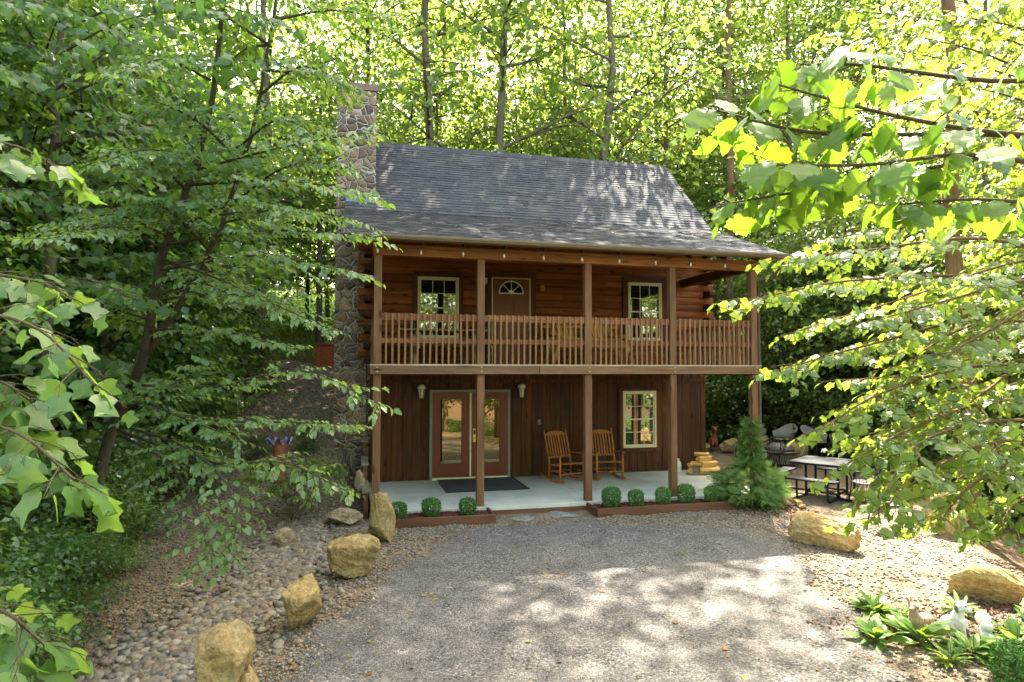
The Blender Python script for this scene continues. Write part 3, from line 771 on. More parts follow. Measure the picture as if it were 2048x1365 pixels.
# gable ends and back
RB = (2.75, 6.08); RG = (5.15, 8.45)
for xx in ((-.05,.06), (8.24,8.35)):
    g = MB(); g.prismx([(WY+.13,-.4),(7.26,-.4),(7.26,6.0),(5.15,8.08),(WY+.13,6.1)], *xx); g.build("gable_wall", M['log'], cab)
g = MB(); g.box((.07,7.12,-.4),(8.23,7.25,6.0)); g.build("back_wall", M['log'], cab)
# deck
d = MB(); x = -.1
yy = -.06
while yy < 2.98:
    d.box((-.13, yy, ZD-.03), (7.83, yy+.138, ZD-rnd.uniform(0,.003))); yy += .144
d.build("deck_floor", M['deck'], cab)
d = MB(); d.box((-.12,-.055,ZB),(3.02,-.012,ZD-.032)); d.box((3.03,-.055,ZB),(7.82,-.012,ZD-.032))
d.box((-.12,-.010,ZB),(-.08,2.98,ZD-.032)); d.box((7.78,-.010,ZB),(7.82,2.98,ZD-.032))
d.build("deck_beam", M['beam'], cab, bevel=.004)
d = MB()
for i in range(14):
    xx = .25+i*.57; d.box((xx,.0,ZB+.02),(xx+.045,2.97,ZD-.034))
d.build("deck_joists", M['rafter'], cab)
d = MB()
for xx in XP:
    for dz in (.05,.125):
        d = MB(); d.obox((xx,-.058,ZB+dz),(.014,0,0),(0,.006,0),(0,0,.014)); d.build('bolt', M['wicker'], cab)
# posts
for i, xx in enumerate(XP):
    for z0, z1, nm in ((-.2, ZB, "porch_post"), (ZD, ZH, "deck_post")):
        p = MB(); p.box((xx-.07,.0,z0),(xx+.07,.14,z1)); p.build(nm, M['post'], cab, bevel=.008)
h = MB(); h.box((-.085,-.012,ZH),(3.9,.15,ZH+.205)); h.box((3.902,-.010,ZH),(7.80,.15,ZH+.205)); h.build("header_beam", M['header'], cab, bevel=.006)
for xx in (-.07, 7.64):
    h = MB(); h.box((xx,.152,ZH+.01),(xx+.14,3.0,ZH+.2)); h.build("side_beam", M['rafter'], cab)

def zr(y): return 4.915+.382*(y+.3)
# rafters
RX = [i*.771 for i in range(11)]
for xx in RX:
    r_ = MB(); a = (xx+.03,-.16,zr(-.16)-.115); c = (xx+.03,2.98,zr(2.98)-.115); r_.bar(a, c, .042, .15); r_.build("rafter", M['rafter'], cab)
for xx in (-.62, 8.31):
    r_ = MB(); r_.bar((xx,-.3,zr(-.3)-.08),(xx,2.75,zr(2.75)-.08),.04,.14); r_.build("barge_board", M['rafter'], cab)
    s_ = 1 if xx > 0 else -1
c_ = MB(); c_.prismx([(-.27,zr(-.27)-.04),(2.76,zr(2.76)-.04),(2.76,zr(2.76)-.022),(-.27,zr(-.27)-.022)],-.6,8.3); c_.build("porch_ceiling", M['rafter'], cab)
# roof: decking and courses of shingle tabs
def shingles(mb, y0, z0, y1, z1, x0, x1, expo, x0f=None):
    L = math.hypot(y1-y0, z1-z0); dy, dz = (y1-y0)/L, (z1-z0)/L; ny, nz = -dz, dy
    n = int(L/expo)
    for i in range(n+1):
        s0 = i*expo; s1 = min(s0+expo*1.12, L)
        xx = x0-rnd.uniform(0,.2)
        while xx < x1:
            wd = rnd.choice([.12,.16,.2,.26,.33]); a_ = max(xx, x0); c_ = min(xx+wd, x1); xx += wd
            if c_-a_ < .01: continue
            th = rnd.choice([.006,.007,.011,.012]); b0 = s0-rnd.uniform(0,.003)
            def P(x_, s_, t_): return (x_, y0+dy*s_+ny*t_, z0+dz*s_+nz*t_)
            mb.add([P(a_,b0,0),P(c_,b0,0),P(c_,s1,0),P(a_,s1,0),P(a_,b0,th+.004),P(c_,b0,th+.004),P(c_,s1,.002),P(a_,s1,.002)],
                   [(4,5,6,7),(0,1,5,4),(1,2,6,5),(3,0,4,7)])
rf = MB()
RXL, RXR = -.65, 8.38
rf.prismx([(-.32,zr(-.32)-.02),(2.75,6.06),(5.15,8.43),(7.6,6.05),(7.6,6.0),(5.15,8.37),(2.75,6.0),(-.32,zr(-.32)-.05)], RXL+.02, RXR-.02)
roof = rf.build("roof", M['shingle'], cab)
sh = MB(); shingles(sh, -.33, zr(-.33), 2.75, 6.08, RXL, RXR, .12); o = sh.build("porch_shingles", M['shingle'], roof)
sh = MB(); shingles(sh, 2.75, 6.082, 5.15, 8.45, .035, RXR, .12); shingles(sh, 2.75, 6.082, 2.98, 6.31, RXL, .035, .12); sh.build("main_shingles", M['shingle'], roof)
sh = MB(); x = RXL
while x < RXR-.05:
    sh.prismx([(4.98,8.30),(5.15,8.475),(5.32,8.30),(5.15,8.462)], x, min(x+.31, RXR)); x += .30
sh.build("ridge_cap", M['shingle'], roof)
fl = MB(); fl.prismx([(2.90,6.235),(3.09,6.42),(3.09,6.30),(2.98,6.25)], RXL+.02, .10); fl.build("flashing", M['flash'], roof)
fs = MB(); fs.box((-.62,2.70,5.50),(-.34,2.98,5.64)); fs.box((-.60,2.72,5.645),(-.36,2.98,5.74)); fs.build("purlin_end", M['cap'], cab)
# gutter and downspout
gt = MB(); gp = [(-.33,4.813),(-.43,4.833),(-.455,4.878),(-.455,4.913),(-.445,4.913),(-.44,4.883),(-.42,4.843),(-.335,4.825),(-.335,4.913),(-.33,4.913)]
gt.prismx(gp,-.33,8.40); gut = gt.build("gutter", M['gutter'], cab)
ds = MB(); ds.tube([(8.02,-.38,4.82),(8.02,-.37,4.66),(7.99,-.30,4.50),(7.88,-.02,4.34),(7.86,.06,4.24),(7.86,.08,4.0),(7.86,.08,0.15),(7.90,-.05,.02)], .04, 8)
ds.build("downspout", M['down'], gut, smooth=True)
# railing: two rails and a run of balusters
railing = None
rl = MB()
for a_, c_ in zip(XP, XP[1:]):
    for z0, z1 in ((3.435,3.555), (3.015,3.105)): rl.box((a_+.072,.03,z0),(c_-.072,.068,z1))
railing = rl.build("railing", M['rail'], cab, bevel=.004)
nb = [15, 17, 15, 15]
for (a_, c_), n in zip(zip(XP, XP[1:]), nb):
    for i in range(n):
        xx = a_+.07+(c_-a_-.14)*(i+.72)/(n+.42)
        m = MB(); tl = rnd.uniform(-.004,.004)
        m.bar((xx+tl,.012,ZD-.035),(xx-tl,.012,3.56+rnd.uniform(-.006,.006)),.034,.034,(0,1,0)); m.build("baluster", M['bal'], railing)
for xx in (0, 7.71):
    sr = MB()
    for z0, z1 in ((3.435,3.555), (3.015,3.105)): sr.box((xx-.02,.142,z0),(xx+.02,2.96,z1))
    o = sr.build("side_railing", M['rail'], cab)
    m = MB(); sx = -.04 if xx == 0 else .04
    for i in range(22): m.bar((xx+sx,.22+i*.124,ZD-.03),(xx+sx,.22+i*.124,3.56),.034,.034,(0,1,0))
    tag(m.build("side_balusters", M['bal'], o), kind='stuff')

# windows ----------------------------------------------------------
def window(x0, x1, z0, z1, y, trimmat, tw=.11, top_over=True, low_grid=True):
    t = MB()
    t.box((x0-tw,y-.045,z1+.002),(x1+tw,y+.03,z1+tw)); t.box((x0-tw,y-.04,z0-.09),(x0-.002,y+.03,z1)); t.box((x1+.002,y-.04,z0-.09),(x1+tw,y+.03,z1))
    t.box((x0,y-.042,z0-.10),(x1,y+.03,z0-.002))
    wn = MB(); fwid = .042
    wn.box((x0,y-.052,z0),(x0+fwid,y+.02,z1)); wn.box((x1-fwid,y-.052,z0),(x1,y+.02,z1)); wn.box((x0+fwid,y-.05,z1-fwid),(x1-fwid,y+.02,z1)); wn.box((x0+fwid,y-.06,z0),(x1-fwid,y+.02,z0+fwid))
    W = wn.build("window", M['cream'], cab, bevel=.004)
    t.build("window_trim", trimmat, W, bevel=.005)
    zm = (z0+z1)/2
    for (za, zb, yo) in ((zm-.02, z1-fwid, .0), (z0+fwid, zm+.02, .012)):
        s_ = MB(); k = .034; xa, xb = x0+fwid, x1-fwid
        yf, yb = y-.034+yo, y-.012+yo
        s_.box((xa,yf,za),(xa+k,yb,zb)); s_.box((xb-k,yf,za),(xb,yb,zb)); s_.box((xa+k,yf,za),(xb-k,yb,za+k)); s_.box((xa+k,yf,zb-k),(xb-k,yb,zb))
        s_.build("sash", M['cream'], W)
        gl = MB(); gl.box((xa+k,yf+.011,za+k),(xb-k,yf+.014,zb-k)); gl.build("pane", M['glass'], W)
        mu = MB(); gw = .008
        for q in (1,2):
            xx = xa+k+(xb-xa-2*k)*q/3; mu.box((xx-gw,yf+.004,za+k),(xx+gw,yf+.0105,zb-k))
        zz = (za+zb)/2
        mu.box((xa+k,yf+.003,zz-gw),(xb-k,yf+.0095,zz+gw)); mu.build("muntins", M['cream'], W)
window(.995, 1.945, 3.24, 4.665, WY-.045, M['trim'])
window(6.19, 7.10, 3.25, 4.70, WY-.045, M['trim'], .13)
window(6.05, 6.94, .60, 2.00, WY-.02, M['trim'], .09)

# upstairs door -----------------------------------------------------
y = WY-.05
dm = MB(); dm.box((2.755,y-.02,2.66),(3.645,y+.02,4.68)); door = dm.build("door", M['doorbrown'], cab, bevel=.004)
fr = MB(); fr.box((2.60,y-.035,2.64),(2.725,y+.04,4.82)); fr.box((3.68,y-.035,2.64),(3.81,y+.04,4.82)); fr.box((2.726,y-.03,4.715),(3.679,y+.04,4.82)); fr.build("door_trim", M['trim'], door, bevel=.005)
jb = MB(); jb.box((2.728,y-.04,2.64),(2.752,y+.03,4.70)); jb.box((3.65,y-.04,2.64),(3.676,y+.03,4.70)); jb.box((2.753,y-.038,4.684),(3.649,y+.03,4.705)); jb.build("door_jamb", M['cream'], door)
pn = MB()
for xa, xb, za, zb in ((2.88,3.15,3.62,4.18),(3.25,3.52,3.62,4.18),(2.88,3.15,2.86,3.46),(3.25,3.52,2.86,3.46)):
    pn.box((xa,y-.028,za),(xb,y-.0205,zb)); pn.box((xa+.03,y-.034,za+.03),(xb-.03,y-.0285,zb-.03))
pn.build("door_panels", M['doorbrown'], door, bevel=.006)
fg = MB(); cxw, zw, rw = 3.20, 4.345, .29
arc = [(cxw+rw*math.cos(t), zw+rw*.96*math.sin(t)) for t in np.linspace(math.pi, 0, 15)]
fg.prismy(arc, y-.030, y-.0205); fan_o = fg.build("fanlight", M['glass'], door)
fm = MB()
for k_ in range(14):
    (xa, za), (xb, zb) = arc[k_], arc[k_+1]; fm.bar((xa,y-.034,za),(xb,y-.034,zb),.024,.03,(0,1,0))
fm.box((cxw-rw-.015,y-.046,zw-.026),(cxw+rw+.015,y-.022,zw))
for t in (R(45), R(90), R(135)):
    fm.bar((cxw,y-.033,zw),(cxw+rw*math.cos(t),y-.033,zw+rw*.96*math.sin(t)),.014,.014,(0,1,0))
hub = [(cxw+.07*math.cos(t), zw+.07*math.sin(t)) for t in np.linspace(math.pi,0,9)]; fm.prismy(hub, y-.036, y-.031)
fm.build("fanlight_frame", M['white'], fan_o)
kn = MB(); kn.tube([(2.80,y-.02,3.60),(2.80,y-.05,3.60),(2.80,y-.055,3.60),(2.80,y-.085,3.60)],[.018,.018,.034,.026],12); kn.build("door_knob", M['brass'], door, smooth=True)
# small fixtures upstairs
lt = MB(); lt.lathe([(.03,-.1),(.055,-.06),(.06,.04),(.03,.07)], (2.56,WY-.10,4.62), 12); lt.build("wall_light", M['lampglass'], cab, smooth=True)
bx = MB(); bx.box((3.92,WY-.07,4.42),(4.04,WY-.035,4.56)); bx.build("wall_box", M['cedar'], cab, bevel=.008)

# double entrance door ----------------------------------------------
y = WY-.03
f_ = MB(); f_.box((1.285,y-.05,.0),(1.35,y+.03,2.06)); f_.box((3.12,y-.05,.0),(3.185,y+.03,2.06)); f_.box((1.351,y-.048,2.0),(3.119,y+.03,2.058)); dfr = f_.build("door_frame", M['frame'], cab, bevel=.004)
f_ = MB(); f_.box((1.352,y-.09,.001),(3.118,y+.02,.05)); f_.build("threshold", M['cream'], dfr)
for xa, xb in ((1.355,2.215), (2.255,3.115)):
    m = MB(); z0, z1 = .055, 1.995; ga, gb, gz0, gz1 = xa+.15, xb-.15, .33, 1.87
    m.box((xa,y-.028,z0),(ga,y+.015,z1)); m.box((gb,y-.028,z0),(xb,y+.015,z1)); m.box((ga,y-.028,z0),(gb,y+.015,gz0)); m.box((ga,y-.028,gz1),(gb,y+.015,z1))
    dd = m.build("door", M['doorred'], cab, bevel=.002)
    g = MB(); g.box((ga+.001,y-.012,gz0+.001),(gb-.001,y-.006,gz1-.001)); g.build("door_glass", M['glassamber'], dd)
    g = MB(); k_ = .035
    g.box((ga-.01,y-.040,gz0-.01),(ga+k_,y-.029,gz1+.01)); g.box((gb-k_,y-.040,gz0-.01),(gb+.01,y-.029,gz1+.01)); g.box((ga+k_,y-.040,gz0-.01),(gb-k_,y-.029,gz0+k_)); g.box((ga+k_,y-.040,gz1-k_),(gb-k_,y-.029,gz1+.01)); g.build("glass_stop", M['doorred'], dd, bevel=.004)
    if xa > 2:
        hp = MB(); hp.box((xa+.035,y-.048,.84),(xa+.115,y-.029,1.16)); ho = hp.build("lock_plate", M['brass'], dd, bevel=.012)
        hp = MB(); hp.tube([(xa+.075,y-.05,.93),(xa+.075,y-.085,.93),(xa+.10,y-.09,.93),(xa+.19,y-.09,.925)],[.016,.014,.013,.011],10); hp.build("handle", M['brass'], ho, smooth=True)
        hp = MB(); hp.box((xa+.05,y-.053,1.02),(xa+.10,y-.0485,1.12)); hp.build("keypad", M['blackm'], ho)
f_ = MB(); f_.box((2.214,y-.055,.06),(2.254,y-.03,1.99)); f_.build("astragal", M['cream'], dfr)
# lanterns either side of the entrance
for xx in (1.09, 3.45):
    pl = MB(); pl.box((xx-.055,WY-.03,1.84),(xx+.055,WY-.002,2.16)); ln = pl.build("wall_lantern", M['bronze'], cab, bevel=.012)
    c = (xx, WY-.13, 0)
    q = MB(); q.lathe([(.005,2.20),(.05,2.185),(.085,2.15),(.10,2.10),(.098,2.085)], c, 14); q.build("lantern_cap", M['lampglass'], ln, smooth=True)
    q = MB(); q.lathe([(.045,1.875),(.055,1.88),(.075,2.07),(.07,2.075)], c, 8); q.build("lantern_glass", M['lampglass'], ln)
    q = MB()
    for k_ in range(6):
        t = k_*math.pi/3+.2; q.bar((c[0]+.05*math.cos(t),c[1]+.05*math.sin(t),1.87),(c[0]+.085*math.cos(t),c[1]+.085*math.sin(t),2.09),.010,.010)
    q.lathe([(.09,2.078),(.098,2.082),(.098,2.094),(.09,2.098)], c, 14); q.lathe([(.004,1.82),(.02,1.84),(.052,1.865),(.052,1.878)], c, 10); q.bar((xx,WY-.02,2.02),(xx,WY-.1,2.09),.02,.02); q.build("lantern_cage", M['bronze'], ln)
# switch plates, camera
q = MB(); q.box((3.875,WY-.03,1.21),(3.945,WY-.002,1.33)); q.build("outlet_cover", M['frame'], cab, bevel=.008)
q = MB(); q.box((1.20,WY-.03,1.38),(1.235,WY-.002,1.46)); q.box((1.20,WY-.03,1.20),(1.235,WY-.002,1.30)); q.build("doorbell", M['blackm'], cab, bevel=.005)
q = MB(); q.lathe([(.002,-.05),(.035,-.04),(.05,0),(.035,.04),(.002,.05)], (7.66,-.05,2.34), 14); q.build("security_camera", M['blackm'], cab, smooth=True)
# chimney
cm = MB(); cm.box((-.84,3.12,-.3),(.03,4.9,8.93)); chim = cm.build("chimney", M['stone'], cab)
cm = MB(); cm.box((-.875,3.085,8.932),(.065,4.935,9.09)); cm.build("chimney_cap", M['cap'], chim, bevel=.01)
cw = MB(); cw.tube([(-.13,3.05,2.62),(-.13,3.05,2.2),(-.11,3.05,1.9),(-.12,3.03,1.4),(-.09,3.0,1.05),(-.25,2.98,1.02)], .012, 6); cw.build("cable", M['blackm'], cab)

# porch floor -------------------------------------------------------
sb = MB(); jx = [-.08, 2.0, 4.1, 6.05, 7.95]
for a_, c_ in zip(jx, jx[1:]): sb.box((a_+.004,-.055,-.075),(c_-.004,3.03,0))
tag(sb.build("porch_slab", M['slab'], bevel=.006), "pale concrete slab under the cabin porch", "porch slab", kind='structure')
kb = MB(); kb.box((-.1,-.05,-.25),(7.95,2.9,-.08)); tag(kb.build("slab_base", M['bedwood']), "brown boards facing the edge of the porch slab", "edging", kind='structure')
# retaining timbers along the porch's left side
rt_ = empty("timber_retaining_wall", (-.16,0,0), "stepped timber retaining wall holding the gravel bank along the porch's left side", "retaining wall")
for y0, y1, zt_ in ((.16,1.35,.30), (1.36,2.6,.62), (2.61,3.05,.95)):
    q = MB()
    z = -.15
    while z < zt_-.01: q.box((-.21,y0,z),(-.13,y1,min(z+.14,zt_)-.004)); z += .14
    q.build("timber", M['bedwood'], rt_, bevel=.006)
    q = MB(); q.box((-.24,y0,zt_),(-.10,y1,zt_+.035)); q.build("cap_board", M['treated'], rt_, bevel=.005)
# string of bulbs under the eave
sl_ = empty("string_lights", (3.8,-.2,4.7), "string of pale glass bulbs hanging from the rafter tails under the gutter", "string lights")
wv = MB(); pts = []
for i, xx in enumerate(RX):
    pts.append((xx-.02,-.19,4.735))
    if i < len(RX)-1: pts.append((xx+.365,-.18,4.70))
wv.tube(pts, .006, 5); wv.build("wire", M['blackm'], sl_)
for xx in RX:
    q = MB(); q.lathe([(.004,-.125),(.016,-.118),(.022,-.09),(.017,-.06),(.012,-.045)], (xx-.02,-.19,4.735), 10); bo = q.build("bulb", M['bulb'], sl_, smooth=True)
    q = MB(); q.lathe([(.014,-.044),(.016,-.04),(.016,.0),(.008,.008)], (xx-.02,-.19,4.735), 8); q.build("socket", M['blackm'], bo)

# ================================================================== OBJECTS
def boulder(x, y, dims, seed, rz, m, label, cuts=11, tilt=0.0, sink=0.2, name="boulder", group=None, zbase=None, block=0.0, cd=(.46,.80)):
    rb_ = np.random.default_rng(seed); V, F = ico_sub(5 if max(dims) > .45 else 4)
    if block: V = V/((np.abs(V)**block).sum(1)**(1/block))[:, None]
    for i in range(cuts):
        n = rdir(rb_, 1)[0]; n[2] *= .7; n /= np.linalg.norm(n)
        dd = rb_.uniform(*cd); t = V@n; over = np.maximum(t-dd, 0); V = V-over[:, None]*n*.985
    nn = norm(V)
    for s_, a_ in ((1.6,.07),(4,.045),(9,.03),(20,.02),(45,.011)):
        V = V+nn*((vnoise(V[:,0]+V[:,2]*.7+seed, V[:,1]-V[:,2]*.6, s_, seed)-.5)*a_*2)[:, None]
    V = V/np.abs(V).max(0)*np.array(dims)/2
    c, s_ = math.cos(tilt), math.sin(tilt); V = np.stack([V[:,0]*c+V[:,2]*s_, V[:,1], -V[:,0]*s_+V[:,2]*c], 1)
    c, s_ = math.cos(rz), math.sin(rz); V = np.stack([V[:,0]*c-V[:,1]*s_, V[:,0]*s_+V[:,1]*c, V[:,2]], 1)
    zb = g1(x, y) if zbase is None else zbase
    o = np_mesh(name, V, F, m, smooth=False)
    o.location = (x, y, zb-V[:,2].min()*(1-sink))
    return tag(o, label, "boulder", group)

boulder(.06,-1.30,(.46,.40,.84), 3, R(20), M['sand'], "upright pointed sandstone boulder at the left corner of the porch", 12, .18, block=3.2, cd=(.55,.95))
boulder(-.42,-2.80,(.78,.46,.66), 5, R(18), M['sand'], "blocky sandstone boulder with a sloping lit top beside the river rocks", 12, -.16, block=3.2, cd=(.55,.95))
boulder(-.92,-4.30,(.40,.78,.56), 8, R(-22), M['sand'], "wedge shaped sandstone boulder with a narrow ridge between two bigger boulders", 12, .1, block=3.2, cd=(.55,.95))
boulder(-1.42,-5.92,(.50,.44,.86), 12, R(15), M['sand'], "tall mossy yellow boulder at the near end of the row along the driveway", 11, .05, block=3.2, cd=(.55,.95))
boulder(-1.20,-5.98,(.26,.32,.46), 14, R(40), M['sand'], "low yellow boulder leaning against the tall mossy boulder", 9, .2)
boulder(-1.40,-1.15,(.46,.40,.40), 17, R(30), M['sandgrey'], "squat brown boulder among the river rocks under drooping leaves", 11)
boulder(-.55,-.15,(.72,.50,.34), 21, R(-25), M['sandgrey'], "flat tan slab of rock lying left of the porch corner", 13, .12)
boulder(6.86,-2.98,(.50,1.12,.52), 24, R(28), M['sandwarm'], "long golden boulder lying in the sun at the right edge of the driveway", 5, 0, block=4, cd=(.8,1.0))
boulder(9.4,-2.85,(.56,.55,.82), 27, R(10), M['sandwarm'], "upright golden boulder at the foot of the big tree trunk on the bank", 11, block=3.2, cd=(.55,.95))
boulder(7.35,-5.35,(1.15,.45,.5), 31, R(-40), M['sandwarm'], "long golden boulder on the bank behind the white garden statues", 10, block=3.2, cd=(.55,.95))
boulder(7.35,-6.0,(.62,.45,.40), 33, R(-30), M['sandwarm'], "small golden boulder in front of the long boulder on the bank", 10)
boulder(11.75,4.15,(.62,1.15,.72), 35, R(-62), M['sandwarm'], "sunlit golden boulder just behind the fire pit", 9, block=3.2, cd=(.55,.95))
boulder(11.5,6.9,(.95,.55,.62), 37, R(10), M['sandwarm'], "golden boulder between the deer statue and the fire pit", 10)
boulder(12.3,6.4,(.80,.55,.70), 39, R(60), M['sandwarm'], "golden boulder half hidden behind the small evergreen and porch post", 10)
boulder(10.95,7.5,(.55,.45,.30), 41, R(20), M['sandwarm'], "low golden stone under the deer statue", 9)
for i, (dx, dy, sx) in enumerate(((0,0,.30),(.22,-.1,.26),(.10,.16,.24),(.34,.06,.22),(.2,-.26,.20))):
    boulder(7.95+dx, -.55+dy, (sx, sx*.7, sx*.5), 50+i, i*.9, M['sandwarm'], "small tan rock edging the mulch beside the evergreen", 8, name="edging_rock", group="small rocks edging the evergreen's mulch")
boulder(-.28,.9,(.26,.22,.45), 61, .3, M['sandgrey'], "narrow tan stone standing against the timber retaining wall", 10, zbase=.22)
for i, (px, py, a_, lb) in enumerate(((2.62,-.42,(.62,.40), "bluish grey flagstone lying in the gravel nearest the left planter"), (3.32,-.38,(.66,.44), "bluish grey flagstone lying in the gravel nearest the right planter"))):
    V, F = ico_sub(3); q = boulder(px, py, (a_[0], a_[1], .07), 71+i, .1*i, M['flag'], lb, 14, sink=.5, name="flagstone"); q["category"] = "flagstone"

# planters along the porch front
def planter(x0, x1, y0, y1, label):
    e = empty("planter_box", ((x0+x1)/2, (y0+y1)/2, -.16), label, "planter", "timber planter beds along the porch")
    t = .045
    for a_, c_ in (((x0,y0,-.24),(x1,y0+t,-.005)), ((x0,y0+t+.001,-.24),(x0+t,y1,-.008)), ((x1-t,y0+t+.001,-.24),(x1,y1,-.008))):
        q = MB(); q.box(a_, c_); q.build("side_board", M['bedwood'], e, bevel=.006)
    X = np.linspace(x0+t, x1-t, int((x1-x0)/.05)); Y = np.linspace(y0+t, y1, 12)
    XX, YY = np.meshgrid(X, Y); Z = -.055+(vnoise(XX,YY,4,9)-.5)*.05+(vnoise(XX,YY,16,8)-.5)*.025
    V = np.stack([XX.ravel(),YY.ravel(),Z.ravel()],1); nx = len(X); i = np.arange(len(Y)-1)[:, None]*nx+np.arange(nx-1)[None]
    np_mesh("mulch_bed", V, np.stack([i,i+1,i+nx+1,i+nx],-1).reshape(-1,4), M['mulch'], e, True)
planter(.15, 2.05, -.66, -.06, "short brown timber planter with three clipped shrubs left of the porch step")
planter(3.95, 6.88, -.66, -.06, "long brown timber planter with five clipped shrubs right of the porch step")
TCH = (np.array([(-.5,0,0),(.5,0,.1),(.5,.28,.15),(-.5,.3,0),(-.45,.02,-.15),(.45,.02,-.1),(.45,.28,-.1),(-.45,.28,-.15)], float), np.array([(0,1,2),(0,2,3),(0,4,5),(0,5,1),(1,5,6),(1,6,2),(3,2,6),(3,6,7)]))
cpos = np.concatenate([np.stack([rg.uniform(.22,1.98,700), rg.uniform(-.58,-.08,700), np.full(700,-.05)],1), np.stack([rg.uniform(4.02,6.8,1100), rg.uniform(-.58,-.08,1100), np.full(1100,-.05)],1)])
ev = np.stack([7.35+rg.normal(0,.42,900), -.75+rg.normal(0,.32,900)],1); ev = ev[(ev[:,1] < -.1)|(ev[:,0] > 8.0)]
cpos = np.concatenate([cpos, np.stack([ev[:,0], ev[:,1], gz(ev[:,0],ev[:,1])+.012],1)])
hb_ = np.stack([rg.uniform(4.6,7.6,2200), rg.uniform(-7.6,-5.4,2200)],1); kk = (hb_[:,0]+hb_[:,1]*.9 > -.35)
hb_ = hb_[kk]; cpos = np.concatenate([cpos, np.stack([hb_[:,0],hb_[:,1],gz(hb_[:,0],hb_[:,1])+.012],1)])
V, F = place(TCH, cpos, norm(rg.normal(0,1,(len(cpos),3))*np.array([1,1,.25])), norm(UP+rg.normal(0,.4,(len(cpos),3))), rg.uniform(.03,.07,len(cpos)))
tag(np_mesh("bark_mulch", V, F, M['chip']), "reddish brown bark mulch chips in the planters and beds", "mulch", kind='stuff')

# clipped boxwoods
def boxwood(seed, rad=.165):
    rg_ = np.random.default_rng(seed)
    e = empty_at0("boxwood_shrub")
    n = 2300; d = rdir(rg_, n); d = d/np.maximum(np.abs(d)**3.2, 1e-9).sum(1)[:, None]**(1/3.2)*1.0
    d /= np.abs(d).max()
    rr = rad*rg_.uniform(.55,1.0,n)**.35
    P = d*rr[:, None]*np.array([1,1,1.02])*(1+.10*(vnoise(d[:,0]*3+seed, d[:,1]*3+d[:,2]*2, 2, seed)-.5))[:, None]+np.array([0,0,rad*1.12])
    fol = Foliage(T_OVATE); fol.add(P, norm(d+rg_.normal(0,.55,(n,3))+UP*.3), norm(d+rg_.normal(0,.6,(n,3))), rg_.uniform(.020,.036,n))
    m2 = 130; d2 = rdir(rg_, m2); d2[:,2] = np.abs(d2[:,2])
    fol.add(d2*rad*rg_.uniform(1.0,1.22,m2)[:, None]+np.array([0,0,rad*1.12]), norm(d2+rg_.normal(0,.4,(m2,3))), norm(d2+rg_.normal(0,.6,(m2,3))), rg_.uniform(.02,.034,m2))
    fol.build("foliage", M['lf_box'], e, rg_)
    q = MB()
    for k_ in range(7):
        t = k_*.9; q.tube([(0,0,-.03),(.03*math.cos(t),.03*math.sin(t),rad*.6),(.09*math.cos(t),.09*math.sin(t),rad*1.3)],[.012,.008,.004],5)
    q.build("stem", M['twig'], e); return e
bw = [boxwood(101), boxwood(102, .17)]
sx = [(.36,"leftmost clipped ball shrub in the short planter"),(.95,"middle clipped ball shrub in the short planter"),(1.60,"right hand clipped ball shrub beside the porch post in the short planter"),
      (4.36,"first clipped ball shrub at the step end of the long planter"),(4.84,"second clipped ball shrub from the step end of the long planter"),(5.43,"middle clipped ball shrub of the long planter, left of a porch post"),(5.92,"fourth clipped ball shrub in the long planter, right of a porch post"),(6.47,"last clipped ball shrub in the long planter, nearest the evergreen")]
used = set()
for i, (xx, lb) in enumerate(sx):
    k_ = i % 2; o = bw[k_] if k_ not in used else copy_tree(bw[k_]); used.add(k_)
    s_ = rnd.uniform(.78,.95); o.location = (xx,-.36+rnd.uniform(-.04,.04),-.06); o.rotation_euler = (0,0,rnd.uniform(0,6)); o.scale = (s_,s_,s_*rnd.uniform(.95,1.05))
    tag(o, lb, "shrub", "clipped ball shrubs in the planters")
o = copy_tree(bw[0]); o.location = (5.52,-7.12,g1(5.52,-7.12)-.02); o.scale = (1.3,1.3,1.15); tag(o, "fluffy clipped shrub in the near corner of the flower bed", "shrub")

